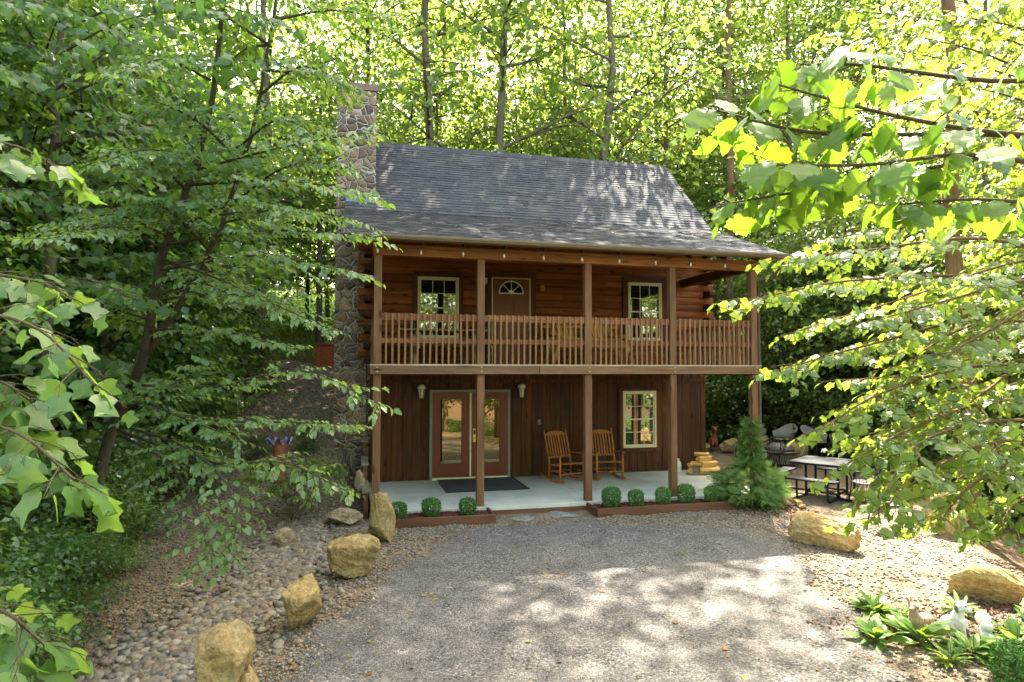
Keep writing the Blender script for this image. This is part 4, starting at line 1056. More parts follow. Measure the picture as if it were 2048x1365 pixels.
# feathery evergreen by the corner post
def evergreen():
    rg_ = np.random.default_rng(5)
    e = empty("evergreen_shrub", (7.30,-.42,-.16), "feathery green cedar shrub growing in front of the right corner post", "evergreen")
    V = []; F = []
    for k_ in range(11):
        y = .08+.085*k_; L = .30*(1-.75*(k_/11))+.02
        for sg in (-1,1):
            b_ = len(V); V += [(0,y-.02,0),(0,y+.03,0),(sg*L,y+L*.75,-.25*L),(sg*L*.55,y+L*.30,-.08*L)]; F += [(b_,b_+3,b_+2),(b_,b_+2,b_+1)]
    T = (np.array(V), np.array(F)); n = 1700
    t = rg_.uniform(0,1,n)**2.1; z = .08+1.72*t
    prof = np.where(t < .12, .30+1.6*t, np.where(t < .42, .5*(1-(t-.12)/.88)**.7+.05, np.where(t < .55, .30-(t-.42)*1.5, .07+.06*(1-t))))
    prof = prof*(.6+.8*vnoise(t*6+3, np.zeros(n), 1.7, 4))
    th = rg_.uniform(0,6.283,n); rad = prof*rg_.uniform(.25,1,n)**.5
    lump = 1+1.0*(vnoise(np.cos(th)*2+5+t*5, np.sin(th)*2+t*4, 1.5, 7)-.5)
    P = np.stack([7.30+rad*lump*np.cos(th)*.95, -.42+rad*lump*np.sin(th)*.85, -.16+z-.1], 1)
    D = norm(np.stack([np.cos(th),np.sin(th),np.full(n,.05)],1)+rg_.normal(0,.32,(n,3)))
    fol = Foliage(T); fol.add(P, D, norm(np.stack([-np.sin(th),np.cos(th),np.zeros(n)],1)*rg_.choice([-1,1],n)[:, None]+UP*.8+rg_.normal(0,.4,(n,3))), rg_.uniform(.17,.34,n)*(1-.4*t))
    fol.build("foliage", M['lf_arb'], e, rg_, curl=.5)
    q = MB(); q.tube([(7.30,-.42,-.3),(7.32,-.40,.6),(7.29,-.42,1.3),(7.31,-.42,1.85)],[.04,.03,.018,.006],7)
    for k_ in range(26):
        zz = .0+k_*.065; tt = k_*2.4; r_ = .38*(1-k_/28)+.05; q.tube([(7.30,-.42,zz),(7.30+r_*math.cos(tt),-.42+r_*math.sin(tt),zz+.16)],[.010,.003],4)
    q.build("stem", M['twig'], e)
evergreen()

# door mat
q = MB(); q.box((1.50,1.46,.003),(3.20,2.88,.016)); mt_ = q.build("door_mat", M['matrub'], bevel=.004); tag(mt_, "large charcoal door mat in front of the double doors", "door mat")
q = MB(); q.box((1.46,1.42,.002),(3.24,1.459,.019)); q.box((1.46,2.881,.002),(3.24,2.92,.019)); q.box((1.46,1.46,.002),(1.499,2.88,.019)); q.box((3.201,1.46,.002),(3.24,2.88,.019)); q.build("mat_border", M['blackm'], mt_)

# rocking chairs (facing -Y at rotation 0, origin between the rockers on the floor)
def rocking_chair():
    e = empty_at0("rocking_chair"); W = .29
    m = M['teak']
    def P(x, y, z): return (x, y, z)
    q = MB()
    for k_ in range(11): yy = -.26+k_*.047; q.box((-W+.01, yy, .405-.006*k_), (W-.01, yy+.036, .43-.006*k_))
    q.bar((-W,-.25,.40),(-W,.25,.345),.03,.05); q.bar((W,-.25,.40),(W,.25,.345),.03,.05); q.build("seat", m, e, bevel=.004)
    q = MB(); tb_, bb = (.44,1.12), (.22,.36)
    def bk(z): t = (z-.36)/.76; return .22+.22*t+.03*t*t
    for sg in (-1,1): q.tube([(sg*W,.22,.34),(sg*W,bk(.7),.7),(sg*W,bk(1.12),1.12)],[.022,.022,.020],8)
    pts = [(-W,bk(1.02),1.02),(-.15,bk(1.06)+.0,1.05),(.15,bk(1.06),1.05),(W,bk(1.02),1.02)]
    q.prismy([(-W,1.02),(-W,.99),(W,.99),(W,1.02),(.16,1.085),(0,1.10),(-.16,1.085)], bk(1.05)-.014, bk(1.05)+.014)
    q.bar((-W,bk(.52),.52),(W,bk(.52),.52),.025,.055)
    for k_ in range(7):
        xx = -.21+k_*.07; q.bar((xx,bk(.52),.53),(xx,bk(1.02),1.01),.032,.014,(0,1,0))
    q.build("backrest", m, e, bevel=.003)
    for sg in (-1,1):
        q = MB(); q.prismx([(-.34,.625),(-.34,.65),(.30,.612),(.30,.588)], sg*(W+.02)-.042, sg*(W+.02)+.042); q.build("armrest", m, e, bevel=.006)
        q = MB(); q.tube([(sg*(W+.02),-.27,.045),(sg*(W+.02),-.275,.40),(sg*(W+.02),-.26,.63)],[.022,.026,.018],8); q.build("leg", m, e, smooth=True)
        q = MB(); q.tube([(sg*(W+.005),.24,.05),(sg*W,.225,.36)],[.022,.024],8); q.build("leg", m, e, smooth=True)
        q = MB(); pr_ = []
        ys_ = np.linspace(-.46,.58,13); zb_ = .001+.22*(ys_-.02)**2
        pr_ = [(y_, z_) for y_, z_ in zip(ys_, zb_)]+[(y_, z_+.05) for y_, z_ in zip(ys_[::-1], zb_[::-1])]
        q.prismx(pr_, sg*(W+.015)-.017, sg*(W+.015)+.017); q.build("rocker", m, e)
    q = MB()
    for yy, zz in ((-.272,.20),(.235,.20)): q.tube([(-W-.01,yy,zz),(W+.01,yy,zz)],.013,7)
    for sg in (-1,1): q.tube([(sg*(W+.012),-.27,.24),(sg*(W+.008),.235,.24)],.012,7)
    q.build("stretcher", m, e, smooth=True); return e
rc = rocking_chair()
rc.location = (4.30,2.22,0); rc.rotation_euler = (0,0,R(14)); tag(rc, "slatted wooden rocking chair standing nearer the double doors", "rocking chair", "rocking chairs on the lower porch")
o = copy_tree(rc); o.location = (5.32,2.30,0); o.rotation_euler = (0,0,R(-3)); tag(o, "slatted wooden rocking chair partly hidden behind a porch post below the upstairs bench", "rocking chair", "rocking chairs on the lower porch")

# firewood: every split log its own thing
fw_spots = [(7.72,2.30,.075,.46,.09,5,0),(7.93,2.22,.075,.46,.085,-8,1),(8.12,2.42,.07,.42,.08,12,2),(7.78,2.34,.215,.44,.08,-14,3),(7.98,2.30,.215,.44,.085,9,4),(7.88,2.33,.345,.42,.075,20,5),(7.56,2.42,.07,.40,.08,62,6),(7.62,2.45,.20,.36,.065,40,7),(7.83,2.36,.455,.34,.05,-32,8)]
fwl = ["split firewood log with grey bark at the bottom front of the porch pile","yellow split log at the bottom middle of the firewood pile","yellow split log at the right foot of the firewood pile","split log on the second layer, left side of the firewood pile","split log on the second layer, right side of the firewood pile","crooked split log on the third layer of the firewood pile","split log leaning on the left foot of the firewood pile","short split log resting on the leaning log of the firewood pile","thin split stick topmost on the firewood pile"]
for (x, y, z, L, r_, rz, sd_), lb in zip(fw_spots, fwl):
    q = MB(); n = 7; a0 = rnd.uniform(-.6,.6)
    sec = [(0,-r_*.9)]+[(r_*1.05*math.cos(t), r_*1.0*math.sin(t)-r_*.0) for t in np.linspace(.2,2.9,n)]
    ca, sa = math.cos(a0), math.sin(a0); sec = [(y_*ca-z_*sa, y_*sa+z_*ca) for y_, z_ in sec]
    vs = [(-L/2+rnd.uniform(-.01,.01), a_, b_) for a_, b_ in sec]+[(L/2+rnd.uniform(-.01,.01), a_*.95, b_*.95) for a_, b_ in sec]
    m_ = len(sec); q.add(vs, [tuple(range(m_-1,-1,-1)), tuple(range(m_,2*m_))]+[(0,1,m_+1,m_),(m_-1,0,m_,2*m_-1)], 0)
    q.add(vs, [(i,i+1,m_+i+1,m_+i) for i in range(1,m_-1)], 1 if sd_ in (0,6) else 0)
    o = q.build("firewood_log", [M['splitwood'], M['fbark']]); o.location = (x, y, z+.02); o.rotation_euler = (0,0,R(rz)); tag(o, lb, "firewood", "split firewood piled on the porch corner")
q = MB(); q.lathe([(.075,.0),(.08,.02),(.08,.20),(.06,.25),(.035,.275),(.035,.30),(.0,.30)], (7.42,2.78,.002), 16); o = q.build("plastic_jug", M['jug'], smooth=True); tag(o, "cloudy white jug on the porch slab behind the firewood pile", "jug")
q = MB(); q.lathe([(.038,.298),(.04,.30),(.04,.325),(.0,.33)], (7.42,2.78,.002), 12); q.build("cap", M['white'], o)

# upstairs furniture
def picnic_bench_table():
    e = empty("picnic_table", (1.42,1.85,ZD), "weathered wooden picnic table on the upstairs deck under the left window", "picnic table")
    m = M['weather']
    for k_ in range(5):
        q = MB(); yy = 1.50+k_*.145; q.box((.50,yy,ZD+.70),(2.36,yy+.137,ZD+.738)); q.build("table_board", m, e, bevel=.005)
    for y0 in (1.02, 2.40):
        q = MB(); q.box((.50,y0,ZD+.41),(2.40,y0+.13,ZD+.448)); q.box((.50,y0+.14,ZD+.41),(2.40,y0+.27,ZD+.448)); q.build("seat", m, e, bevel=.005)
    for xx in (.80, 2.06):
        q = MB(); q.bar((xx,1.16,ZD),(xx,1.68,ZD+.69),.045,.09,(1,0,0)); q.build("leg", m, e)
        q = MB(); q.bar((xx,2.54,ZD),(xx,2.02,ZD+.69),.045,.09,(1,0,0)); q.build("leg", m, e)
        q = MB(); q.box((xx+.03,1.04,ZD+.32),(xx+.07,2.66,ZD+.408)); q.box((xx+.03,1.52,ZD+.62),(xx+.07,2.2,ZD+.699)); q.build("cross_beam", m, e)
picnic_bench_table()
def log_bench():
    e = empty("log_bench", (4.68,1.9,ZD), "rustic cedar log bench with a fan backed seat on the upstairs deck", "bench")
    m = M['cedar']
    for xx, lean in ((3.86,-.06),(5.50,.08)):
        q = MB(); q.tube([(xx+lean*1.6,1.42,ZD),(xx,1.42,ZD+.30),(xx-lean*.6,1.44,ZD+.62)],[.045,.05,.042],8); q.build("leg", m, e, smooth=True)
        q = MB(); q.tube([(xx+lean,2.05,ZD),(xx,2.05,ZD+.4),(xx-lean*2.5,2.18,ZD+.95)],[.045,.05,.04],8); q.build("leg", m, e, smooth=True)
        q = MB(); q.tube([(xx-lean*.6,1.36,ZD+.63),(xx-lean,2.14,ZD+.66)],[.045,.04],8); q.build("armrest", m, e, smooth=True)
    q = MB(); q.tube([(3.84,1.44,ZD+.40),(4.7,1.44,ZD+.405),(5.52,1.44,ZD+.40)],.045,8); q.tube([(3.84,2.0,ZD+.38),(5.52,2.0,ZD+.38)],.045,8)
    for k_ in range(5): q.box((3.9,1.47+k_*.105,ZD+.425-.005*k_),(5.46,1.565+k_*.105,ZD+.455-.005*k_))
    q.build("seat", m, e, bevel=.004)
    for xc in (4.26, 5.08):
        q = MB()
        for k_ in range(4):
            t = (k_-1.5); q.bar((xc+t*.10,2.03,ZD+.44),(xc+t*.15-.06,2.24,ZD+.98-.03*abs(t)),.10,.028,(0,1,0))
        q.build("backrest", m, e, bevel=.004)
    q = MB(); q.tube([(3.80,2.10,ZD+.60),(5.60,2.10,ZD+.60)],.03,7); q.tube([(3.78,2.22,ZD+.88),(5.60,2.22,ZD+.88)],.032,7); q.build("back_rail", m, e, smooth=True)
log_bench()

# left side: terracotta stand with blue flower rim, rusty box up the slope
zz = g1(-1.82,1.71)
e = empty("garden_ornament", (-1.82,1.71,zz), "tall terracotta pipe with a ruffled blue flower rim among the gravel left of the porch", "garden ornament")
q = MB(); q.lathe([(.13,-.08),(.125,.05),(.115,.30),(.12,.55),(.15,.74),(.155,.80),(.13,.80),(.11,.70),(.0,.68)], (-1.82,1.71,zz), 20); q.build("stem", M['terra'], e, smooth=True)
q = MB(); q.tube([(-1.86,1.60,zz+.1),(-1.75,1.58,zz+.25),(-1.88,1.58,zz+.42),(-1.76,1.58,zz+.6)],[.014,.014,.012,.008],6); q.build("vine_relief", M['terra'], e, smooth=True)
Vr = []; Fr = []; nr = 60
for j, (r_, z_) in enumerate(((.12,.72),(.15,.79),(.195,.82),(.22,.79))):
    for i in range(nr):
        t = 2*math.pi*i/nr; w_ = math.sin(t*7)*.024*j; Vr.append((-1.82+(r_+w_*.6)*math.cos(t), 1.71+(r_+w_*.6)*math.sin(t), zz+z_+w_))
for j in range(3):
    for i in range(nr): Fr.append((j*nr+i, j*nr+(i+1)%nr, (j+1)*nr+(i+1)%nr, (j+1)*nr+i))
q = MB(); q.add(Vr, Fr); q.build("flower_rim", M['bluegl'], e, smooth=True)
xx, yy = -1.28, 9.04; zz = g1(xx, yy)
e = empty("utility_box", (xx,yy,zz), "rusty red box standing up the gravel slope behind the chimney", "box")
q = MB(); q.box((xx-.28,yy-.2,zz-.1),(xx+.28,yy+.2,zz+.66)); q.build("body", M['rust'], e, bevel=.01)
q = MB(); q.box((xx-.31,yy-.23,zz+.661),(xx+.31,yy+.23,zz+.70)); q.build("lid", M['rust'], e, bevel=.008)

# metal picnic table with four fixed seats
def park_table():
    cx_, cy_ = 9.52, .14; z0 = g1(cx_, cy_)
    e = empty("metal_picnic_table", (cx_,cy_,z0), "square black metal picnic table with four attached seats on the gravel right of the porch", "picnic table")
    a = R(34); e1 = Vector((math.cos(a), math.sin(a), 0)); e2 = Vector((math.sin(a), -math.cos(a), 0)); c = Vector((cx_, cy_, z0)); m = M['coated']
    q = MB()
    q.obox(c+Vector((0,0,.745)), e1*.60, e2*.60, Vector((0,0,.016))); q.obox(c+Vector((0,0,.722)), e1*.585, e2*.585, Vector((0,0,.012)))
    q.build("tabletop", m, e, bevel=.012)
    for s1 in (-1,1):
        for s2 in (-1,1):
            q = MB(); p = c+e1*.32*s1+e2*.32*s2; q.tube([p+Vector((0,0,.02)), p+Vector((0,0,.71))], .026, 8); q.build("leg", m, e, smooth=True)
    q = MB()
    for ax, bx in ((e1,e2),(e2,e1)):
        for s_ in (-1,1): q.tube([c+bx*.32*s_-ax*.34+Vector((0,0,.12)), c+bx*.32*s_+ax*.34+Vector((0,0,.12))], .02, 7)
    q.build("cross_brace", m, e, smooth=True)
    for ax, bx in ((e1,e2),(e1*-1,e2),(e2,e1),(e2*-1,e1)):
        q = MB(); s0 = c+ax*.92; q.obox(s0+Vector((0,0,.455)), ax*.14, bx*.48, Vector((0,0,.018))); seat = q.build("seat", m, e, bevel=.010)
        for s_ in (-1,1):
            q = MB(); o_ = bx*.30*s_
            q.tube([s0+o_+ax*.05+Vector((0,0,.44)), s0+o_+ax*.05+Vector((0,0,.14)), s0+o_+ax*.0+Vector((0,0,.055)), s0+o_-ax*.10+Vector((0,0,.03)), c+o_+ax*.36+Vector((0,0,.03)), c+o_+ax*.32+Vector((0,0,.10))], .024, 8)
            q.build("seat_leg", m, seat, smooth=True)
park_table()

# round-backed patio chairs
def tub_chair(m, mesh_m, legs_m, kind):
    e = empty_at0("patio_chair" if kind == "wire" else "wicker_chair")
    rr = .27; n = 18
    q = MB(); q.lathe([(.0,.425),(.24,.43),(.265,.44),(.265,.452),(.23,.455),(.0,.445)], (0,0,0), 18); q.build("seat", mesh_m, e, smooth=True)
    # wrapped back and arms: from the left front, round the rear, to the right front
    ths = np.linspace(R(-28), R(208), 19)
    top = []; bot = []
    for t in ths:
        f_ = max(0.0, math.sin(t)); top.append(((rr+.03)*math.cos(t), (rr+.05)*math.sin(t)+.06*f_, .64+.20*f_**1.6)); bot.append((rr*.93*math.cos(t), rr*.93*math.sin(t), .455))
    q = MB(); vs = []; fs = []
    for a_, b_ in zip(bot, top):
        mid = tuple((p+r_)/2 for p, r_ in zip(a_, b_)); vs += [a_, mid, b_]
    for i in range(len(ths)-1):
        for j in range(2): fs.append((3*i+j, 3*i+3+j, 3*i+4+j, 3*i+1+j))
    if kind == "wicker":
        q.add(vs, fs); o = q.build("backrest", mesh_m, e, smooth=True); sdm = o.modifiers.new("thick", 'SOLIDIFY'); sdm.thickness = .02
    else:
        for i in range(0, len(ths), 1): q.tube([bot[i], top[i]], .0035, 4)
        for z_ in (.3, .65):
            q.tube([tuple(a_[k]+(b_[k]-a_[k])*z_ for k in range(3)) for a_, b_ in zip(bot, top)], .0035, 4)
        q.build("backrest", m, e)
    q = MB(); q.tube([bot[0]]+top+[bot[-1]], .013 if kind == "wire" else .02, 8); q.build("arm_rail", m, e, smooth=True)
    for sx_, sy_ in ((-.21,-.17),(.21,-.17),(-.19,.19),(.19,.19)):
        q = MB(); q.tube([(sx_,sy_,.44),(sx_*1.12,sy_*1.15,.22),(sx_*1.25,sy_*1.3,.0)], .011, 7); q.build("leg", legs_m, e, smooth=True)
    return e
wc = tub_chair(M['blackm'], M['blackm'], M['blackm'], "wire")
wire = [(9.55,-.95,R(150),"dark wire patio chair standing on the gravel in front of the metal picnic table"),(8.62,-2.45,R(-60),"dark wire patio chair half hidden by leaves beyond the long golden boulder"),(10.05,-.75,R(-40),"dark wire patio chair under the leafy branch right of the metal picnic table"),
        (10.45,3.25,R(165),"dark wire patio chair in front of the fire pit"),(11.35,5.75,R(200),"dark wire patio chair between the deer statue and the evergreen")]
for i, (x, y, rz, lb) in enumerate(wire):
    o = wc if i == 0 else copy_tree(wc); o.location = (x, y, g1(x,y)); o.rotation_euler = (0,0,rz); o.scale = (1.08,)*3; tag(o, lb, "patio chair", "wire patio chairs on the gravel")
kc = tub_chair(M['wicker'], M['wicker'], M['bronze'], "wicker")
wick = [(13.0,4.75,R(15),"pale wicker chair directly behind the metal picnic table"),(13.75,4.55,R(-75),"pale wicker chair turned side on at the right of the fire pit circle"),(12.55,6.9,R(40),"pale wicker chair seen left of the corner post beyond the evergreen"),(12.75,5.85,R(-70),"pale wicker chair just right of the corner post")]
for i, (x, y, rz, lb) in enumerate(wick):
    o = kc if i == 0 else copy_tree(kc); o.location = (x, y, g1(x,y)); o.rotation_euler = (0,0,rz); o.scale = (1.12,)*3; tag(o, lb, "wicker chair", "wicker chairs round the fire pit")

def fire_pit():
    x, y = 11.1, 3.85; z = g1(x, y)
    e = empty("fire_pit", (x,y,z), "round steel fire pit with a lattice side and domed mesh cover", "fire pit"); c = (x, y, z)
    q = MB(); q.lathe([(.36,.05),(.38,.08),(.38,.34),(.36,.36)], c, 28); q.build("drum", M['firepit'], e, smooth=True)
    q = MB()
    for k_ in range(36):
        t = k_*math.pi/18; t2 = t+.17
        for a_, b_ in ((t,t2),(t2,t)): q.tube([(x+.395*math.cos(a_),y+.395*math.sin(a_),z+.07),(x+.395*math.cos(b_),y+.395*math.sin(b_),z+.33)], .006, 4)
    q.build("lattice", M['wicker'], e)
    q = MB(); q.lathe([(.34,.38),(.52,.375),(.53,.39),(.52,.41),(.34,.40)], c, 30); q.build("rim", M['firepit'], e, smooth=True)
    q = MB(); q.lathe([(.40,.41),(.38,.48),(.30,.56),(.18,.61),(.05,.63),(.0,.632)], c, 24); q.build("dome_cover", M['firepit'], e, smooth=True)
    q = MB(); q.tube([(x-.05,y,z+.63),(x-.03,y,z+.68),(x+.03,y,z+.68),(x+.05,y,z+.63)], .008, 6); q.build("handle", M['blackm'], e)
    for k_ in range(4):
        t = k_*math.pi/2+.6; q = MB(); q.tube([(x+.34*math.cos(t),y+.34*math.sin(t),z+.08),(x+.38*math.cos(t),y+.38*math.sin(t),z-.01)], .018, 6); q.build("leg", M['blackm'], e)
fire_pit()

def blob(name, balls, rods, m, parent, origin, rz=0.0, vox=.012):
    """one continuous body: overlapping ellipsoids and tapering rods fused into a single skin"""
    TV, TF = ico_sub(2); q = MB(); c, s_ = math.cos(rz), math.sin(rz)
    def W(v): return (origin[0]+v[0]*c-v[1]*s_, origin[1]+v[0]*s_+v[1]*c, origin[2]+v[2])
    for (cx_, cy_, cz_), (rx, ry, rz_) in balls: q.add([W((cx_+a*rx, cy_+b*ry, cz_+d*rz_)) for a, b, d in TV], [tuple(f) for f in TF])
    for pts, rad in rods: q.tube([W(p_) for p_ in pts], rad, 10)
    o = q.build(name, m, parent, smooth=True)
    r_ = o.modifiers.new("fuse", 'REMESH'); r_.mode = 'VOXEL'; r_.voxel_size = vox; r_.use_smooth_shade = True
    sm = o.modifiers.new("smooth", 'SMOOTH'); sm.factor = .5; sm.iterations = 3
    return o
# deer statue
dx, dy = 11.18, 7.35; dz = g1(dx, dy)+.16
e = empty("deer_statue", (dx,dy,dz), "rust red deer statue sitting on a stone beyond the porch's right end", "statue")
blob("body", [((0,.14,.14),(.14,.22,.14)),((0,-.02,.20),(.11,.12,.16)),((0,-.14,.57),(.06,.085,.062)),((0,-.23,.545),(.036,.06,.034)),((-.10,.16,.07),(.06,.15,.07)),((.10,.16,.07),(.06,.15,.07))],
     [([(0,-.03,.24),(0,-.07,.40),(0,-.11,.55)],[.095,.06,.05]),([(-.06,-.08,.20),(-.06,-.13,.01)],[.045,.03]),([(.06,-.08,.20),(.06,-.13,.01)],[.045,.03]),([(-.04,-.11,.61),(-.12,-.09,.65)],[.022,.012]),([(.04,-.11,.61),(.12,-.09,.65)],[.022,.012]),
      ([(-.025,-.12,.61),(-.05,-.10,.72),(-.09,-.11,.80)],[.014,.012,.010]),([(.025,-.12,.61),(.05,-.10,.72),(.09,-.11,.80)],[.014,.012,.010]),([(-.05,-.10,.70),(-.03,-.15,.77)],[.011,.009]),([(.05,-.10,.70),(.03,-.15,.77)],[.011,.009])], M['terra'], e, (dx,dy,dz), R(-18))
# white garden animals by the flower bed
ax_, ay_ = 6.02,-6.02; az_ = g1(ax_, ay_)
e = empty("dog_statue", (ax_,ay_,az_), "white and grey dog statue sitting in the flower bed under the long boulder", "statue")
O_ = (ax_, ay_, az_); e.scale = (.82,.82,.82)
blob("body", [((0,.06,.12),(.115,.13,.12)),((0,-.02,.20),(.085,.09,.13)),((0,-.06,.395),(.078,.08,.074)),((0,-.145,.37),(.042,.06,.036)),((-.10,.03,.06),(.05,.09,.06)),((.10,.03,.06),(.05,.09,.06)),((-.05,-.13,.015),(.034,.05,.022)),((.05,-.13,.015),(.034,.05,.022)),((-.082,-.05,.375),(.022,.035,.062)),((.082,-.05,.375),(.022,.035,.062))],
     [([(0,-.02,.24),(0,-.05,.36)],[.075,.06]),([(-.05,-.08,.22),(-.05,-.115,.01)],[.038,.03]),([(.05,-.08,.22),(.05,-.115,.01)],[.038,.03]),([(0,.16,.06),(.06,.23,.04),(.12,.25,.06)],[.03,.022,.014])], M['plastpatch'], e, O_, R(25))
def onbody(v): return (ax_+v[0]*math.cos(R(25))-v[1]*math.sin(R(25)), ay_+v[0]*math.sin(R(25))+v[1]*math.cos(R(25)), az_+v[2])
q = MB(); q.lathe([(.001,-.014),(.016,-.008),(.016,.008),(.001,.013)], onbody((0,-.20,.38)), 8); q.build("nose", M['blackm'], e, smooth=True)
for xx in (-.03,.03):
    q = MB(); q.lathe([(.001,-.011),(.011,-.005),(.011,.005),(.001,.011)], onbody((xx,-.132,.415)), 8); q.build("eye", M['blackm'], e, smooth=True)
bx_, by_ = 5.70,-5.86; bz_ = g1(bx_, by_)
e = empty("fawn_statue", (bx_,by_,bz_), "pale tan fawn statue with raised ears lying beside the white dog statue", "statue"); e.scale = (.82,.82,.82)
blob("body", [((.08,0,.11),(.19,.10,.10)),((-.08,-.01,.14),(.10,.085,.11)),((-.17,-.03,.35),(.052,.055,.052)),((-.225,-.06,.33),(.045,.032,.03)),((.17,-.04,.06),(.09,.07,.055))],
     [([(-.10,-.01,.18),(-.14,-.02,.28),(-.165,-.03,.35)],[.075,.05,.045]),([(-.15,-.02,.38),(-.15,.01,.47)],[.022,.010]),([(-.18,.0,.38),(-.20,.03,.465)],[.022,.010]),([(-.10,-.05,.06),(-.22,-.10,.03),(-.12,-.13,.025)],[.03,.024,.02]),([(.16,-.08,.04),(.05,-.13,.03)],[.03,.02])], M['plastan'], e, (bx_,by_,bz_), R(10))
cx2, cy2 = 6.28,-6.12; cz2 = g1(cx2, cy2)
for i, (ox, oy, rr_, lb) in enumerate(((0,0,.075,"round white stone knob on a short post right of the dog statue"),(-.14,-.16,.06,"small white stone ball in front of the dog statue"))):
    q = MB(); q.lathe([(.05,-.03),(.055,.10),(.045,.13)]+[(max(.001,rr_*math.sin(t)), .13+rr_*.9-rr_*math.cos(t)) for t in np.linspace(.5,math.pi,8)], (cx2+ox,cy2+oy,cz2), 16); tag(q.build("garden_ornament", M['plaster'], smooth=True), lb, "garden ornament")

# strap-leaved plants in the flower bed, tall weeds by the bank
T_HOSTA = fan([(0.012,0.0),(0.014,0.22),(0.10,0.42),(0.135,0.60),(0.09,0.82),(0.0,1.0)], 0.25, 0.0)
def hosta(seed, n=34, L=.42, wide=1.0):
    rg_ = np.random.default_rng(seed); e = empty_at0("hosta_plant")
    az = rg_.uniform(0,6.283,n); el = rg_.uniform(.45,1.25,n)
    D = np.stack([np.cos(az)*np.cos(el),np.sin(az)*np.cos(el),np.sin(el)],1)
    P = np.stack([rg_.normal(0,.05,n),rg_.normal(0,.05,n),np.full(n,.0)],1)
    TV, TF = T_HOSTA; TV = TV.copy(); TV[:,0] *= wide
    V, F = place((TV, TF), P, D, UP[None]-D*.2+rg_.normal(0,.15,(n,3)), L*rg_.uniform(.6,1.2,n), rg_.uniform(.25,.7,n))
    np_mesh("leaves", V, F, M['lf_hosta'], e, smooth=False)
    q = MB()
    for k_ in range(3): q.tube([(0,0,0),(rg_.normal(0,.05),rg_.normal(0,.05),L*.8),(rg_.normal(0,.1),rg_.normal(0,.1),L*1.25)],[.005,.004,.002],5)
    q.build("stalk", M['lf_hosta'], e); return e
hp_ = [hosta(201,36,.44,1.3), hosta(202,40,.40,.8), hosta(203,30,.5,1.7)]
hs = [(5.55,-5.35),(5.7,-5.6),(5.45,-6.1),(5.75,-6.45),(5.35,-6.55),(5.95,-6.6),(6.35,-6.45),(6.6,-6.15),(6.75,-6.75),(6.9,-6.2),(6.2,-6.95),(5.0,-6.0),(5.55,-5.45),(6.55,-5.6),(7.1,-6.6),(5.9,-7.1),(6.5,-7.2),(7.25,-5.95)]
seen = set()
for i, (x, y) in enumerate(hs):
    k_ = i % 3; o = hp_[k_] if k_ not in seen else copy_tree(hp_[k_]); seen.add(k_)
    o.location = (x, y, g1(x,y)); o.rotation_euler = (0,0,rnd.uniform(0,6)); s_ = rnd.uniform(.42,.68); o.scale = (s_,)*3
    tag(o, "leafy green strap leaved plant in the mulch of the flower bed round the white statues", "plant", "leafy plants in the flower bed")

# fallen leaves
n = 620
fx = np.concatenate([rg.uniform(-4.5,8,220), rg.uniform(-6,-2,300), rg.uniform(8,13,100)]); fy = np.concatenate([rg.uniform(-8,-.7,220), rg.uniform(-8,5,300), rg.uniform(-5,7,100)])
P = np.stack([fx, fy, gz(fx,fy)+.025],1); D = norm(np.stack([rg.normal(0,1,n),rg.normal(0,1,n),rg.normal(0,.15,n)],1))
V, F = place(T_MAPLE, P, D, norm(UP+rg.normal(0,.25,(n,3))), rg.uniform(.025,.07,n), rg.uniform(-.4,.6,n))
tag(np_mesh("fallen_leaves", V, F, M['litleaf']), "dry fallen leaves scattered over the gravel", "fallen leaves", kind='stuff')
n = 46; fx = rg.uniform(0,8.1,n); fy = rg.uniform(-.2,4.9,n); zz = np.where(fy < 2.75, 4.915+.382*(fy+.3), 6.08+.9875*(fy-2.75))+.03
V, F = place(T_MAPLE, np.stack([fx,fy,zz],1), rdir(rg,n)*np.array([1,1,.4]), norm(UP-np.array([0,.6,0])+rg.normal(0,.2,(n,3))), rg.uniform(.03,.07,n))
tag(np_mesh("roof_leaves", V, F, M['litleaf']), "few dry leaves and twigs lying on the cabin roof", "fallen leaves", kind='stuff')
# grass on the slope behind the chimney and low growth at the wood's edge
n = 16000; x = rg.uniform(-6,0.5,n); y = rg.uniform(9.6,16,n)
P = np.stack([x,y,gz(x,y)-.01],1); V, F = place(T_BLADE, P, norm(UP+rg.normal(0,.4,(n,3))), rdir(rg,n), rg.uniform(.08,.24,n))
tag(np_mesh("grass", V, F, M['lf_grass']), "rough grass on the slope behind the chimney", "grass", kind='stuff')

# ================================================================== NEAR TREES
def twig_leaves(fol, pl, side, rg_, lsz, spacing, droop=.35, spread_=.85, petiole=.0, tilt=.35, tb=None):
    """alternate leaves along a twig polyline"""
    seg = np.linalg.norm(np.diff(pl, axis=0), axis=1); cum = np.concatenate([[0], np.cumsum(seg)]); L = cum[-1]
    k = max(2, int(L/spacing)); t = (np.arange(k)+rg_.uniform(.2,.8,k))/k*L
    P = np.stack([np.interp(t, cum, pl[:,i]) for i in range(3)], 1)
    T_ = norm(pl[-1]-pl[0])[None].repeat(k, 0); sg = np.where(np.arange(k) % 2 == 0, 1., -1.)[:, None]
    D = norm(T_*(.55+.5*(t/L)[:, None])+side[None]*sg*spread_*(1-.55*(t/L)[:, None])-UP*droop+rg_.normal(0,.18,(k,3)))
    Nn = norm(UP+rg_.normal(0,tilt,(k,3)))
    if petiole and tb is not None:
        for a_, b_ in zip(P, P+D*petiole): tb.tube([a_, b_+(b_-a_)*.3], [.0016, .0012], 3, cap=False)
    fol.add(P+D*petiole, D, Nn, lsz*rg_.uniform(.55,1.15,k)*(1-.25*(t/L)))

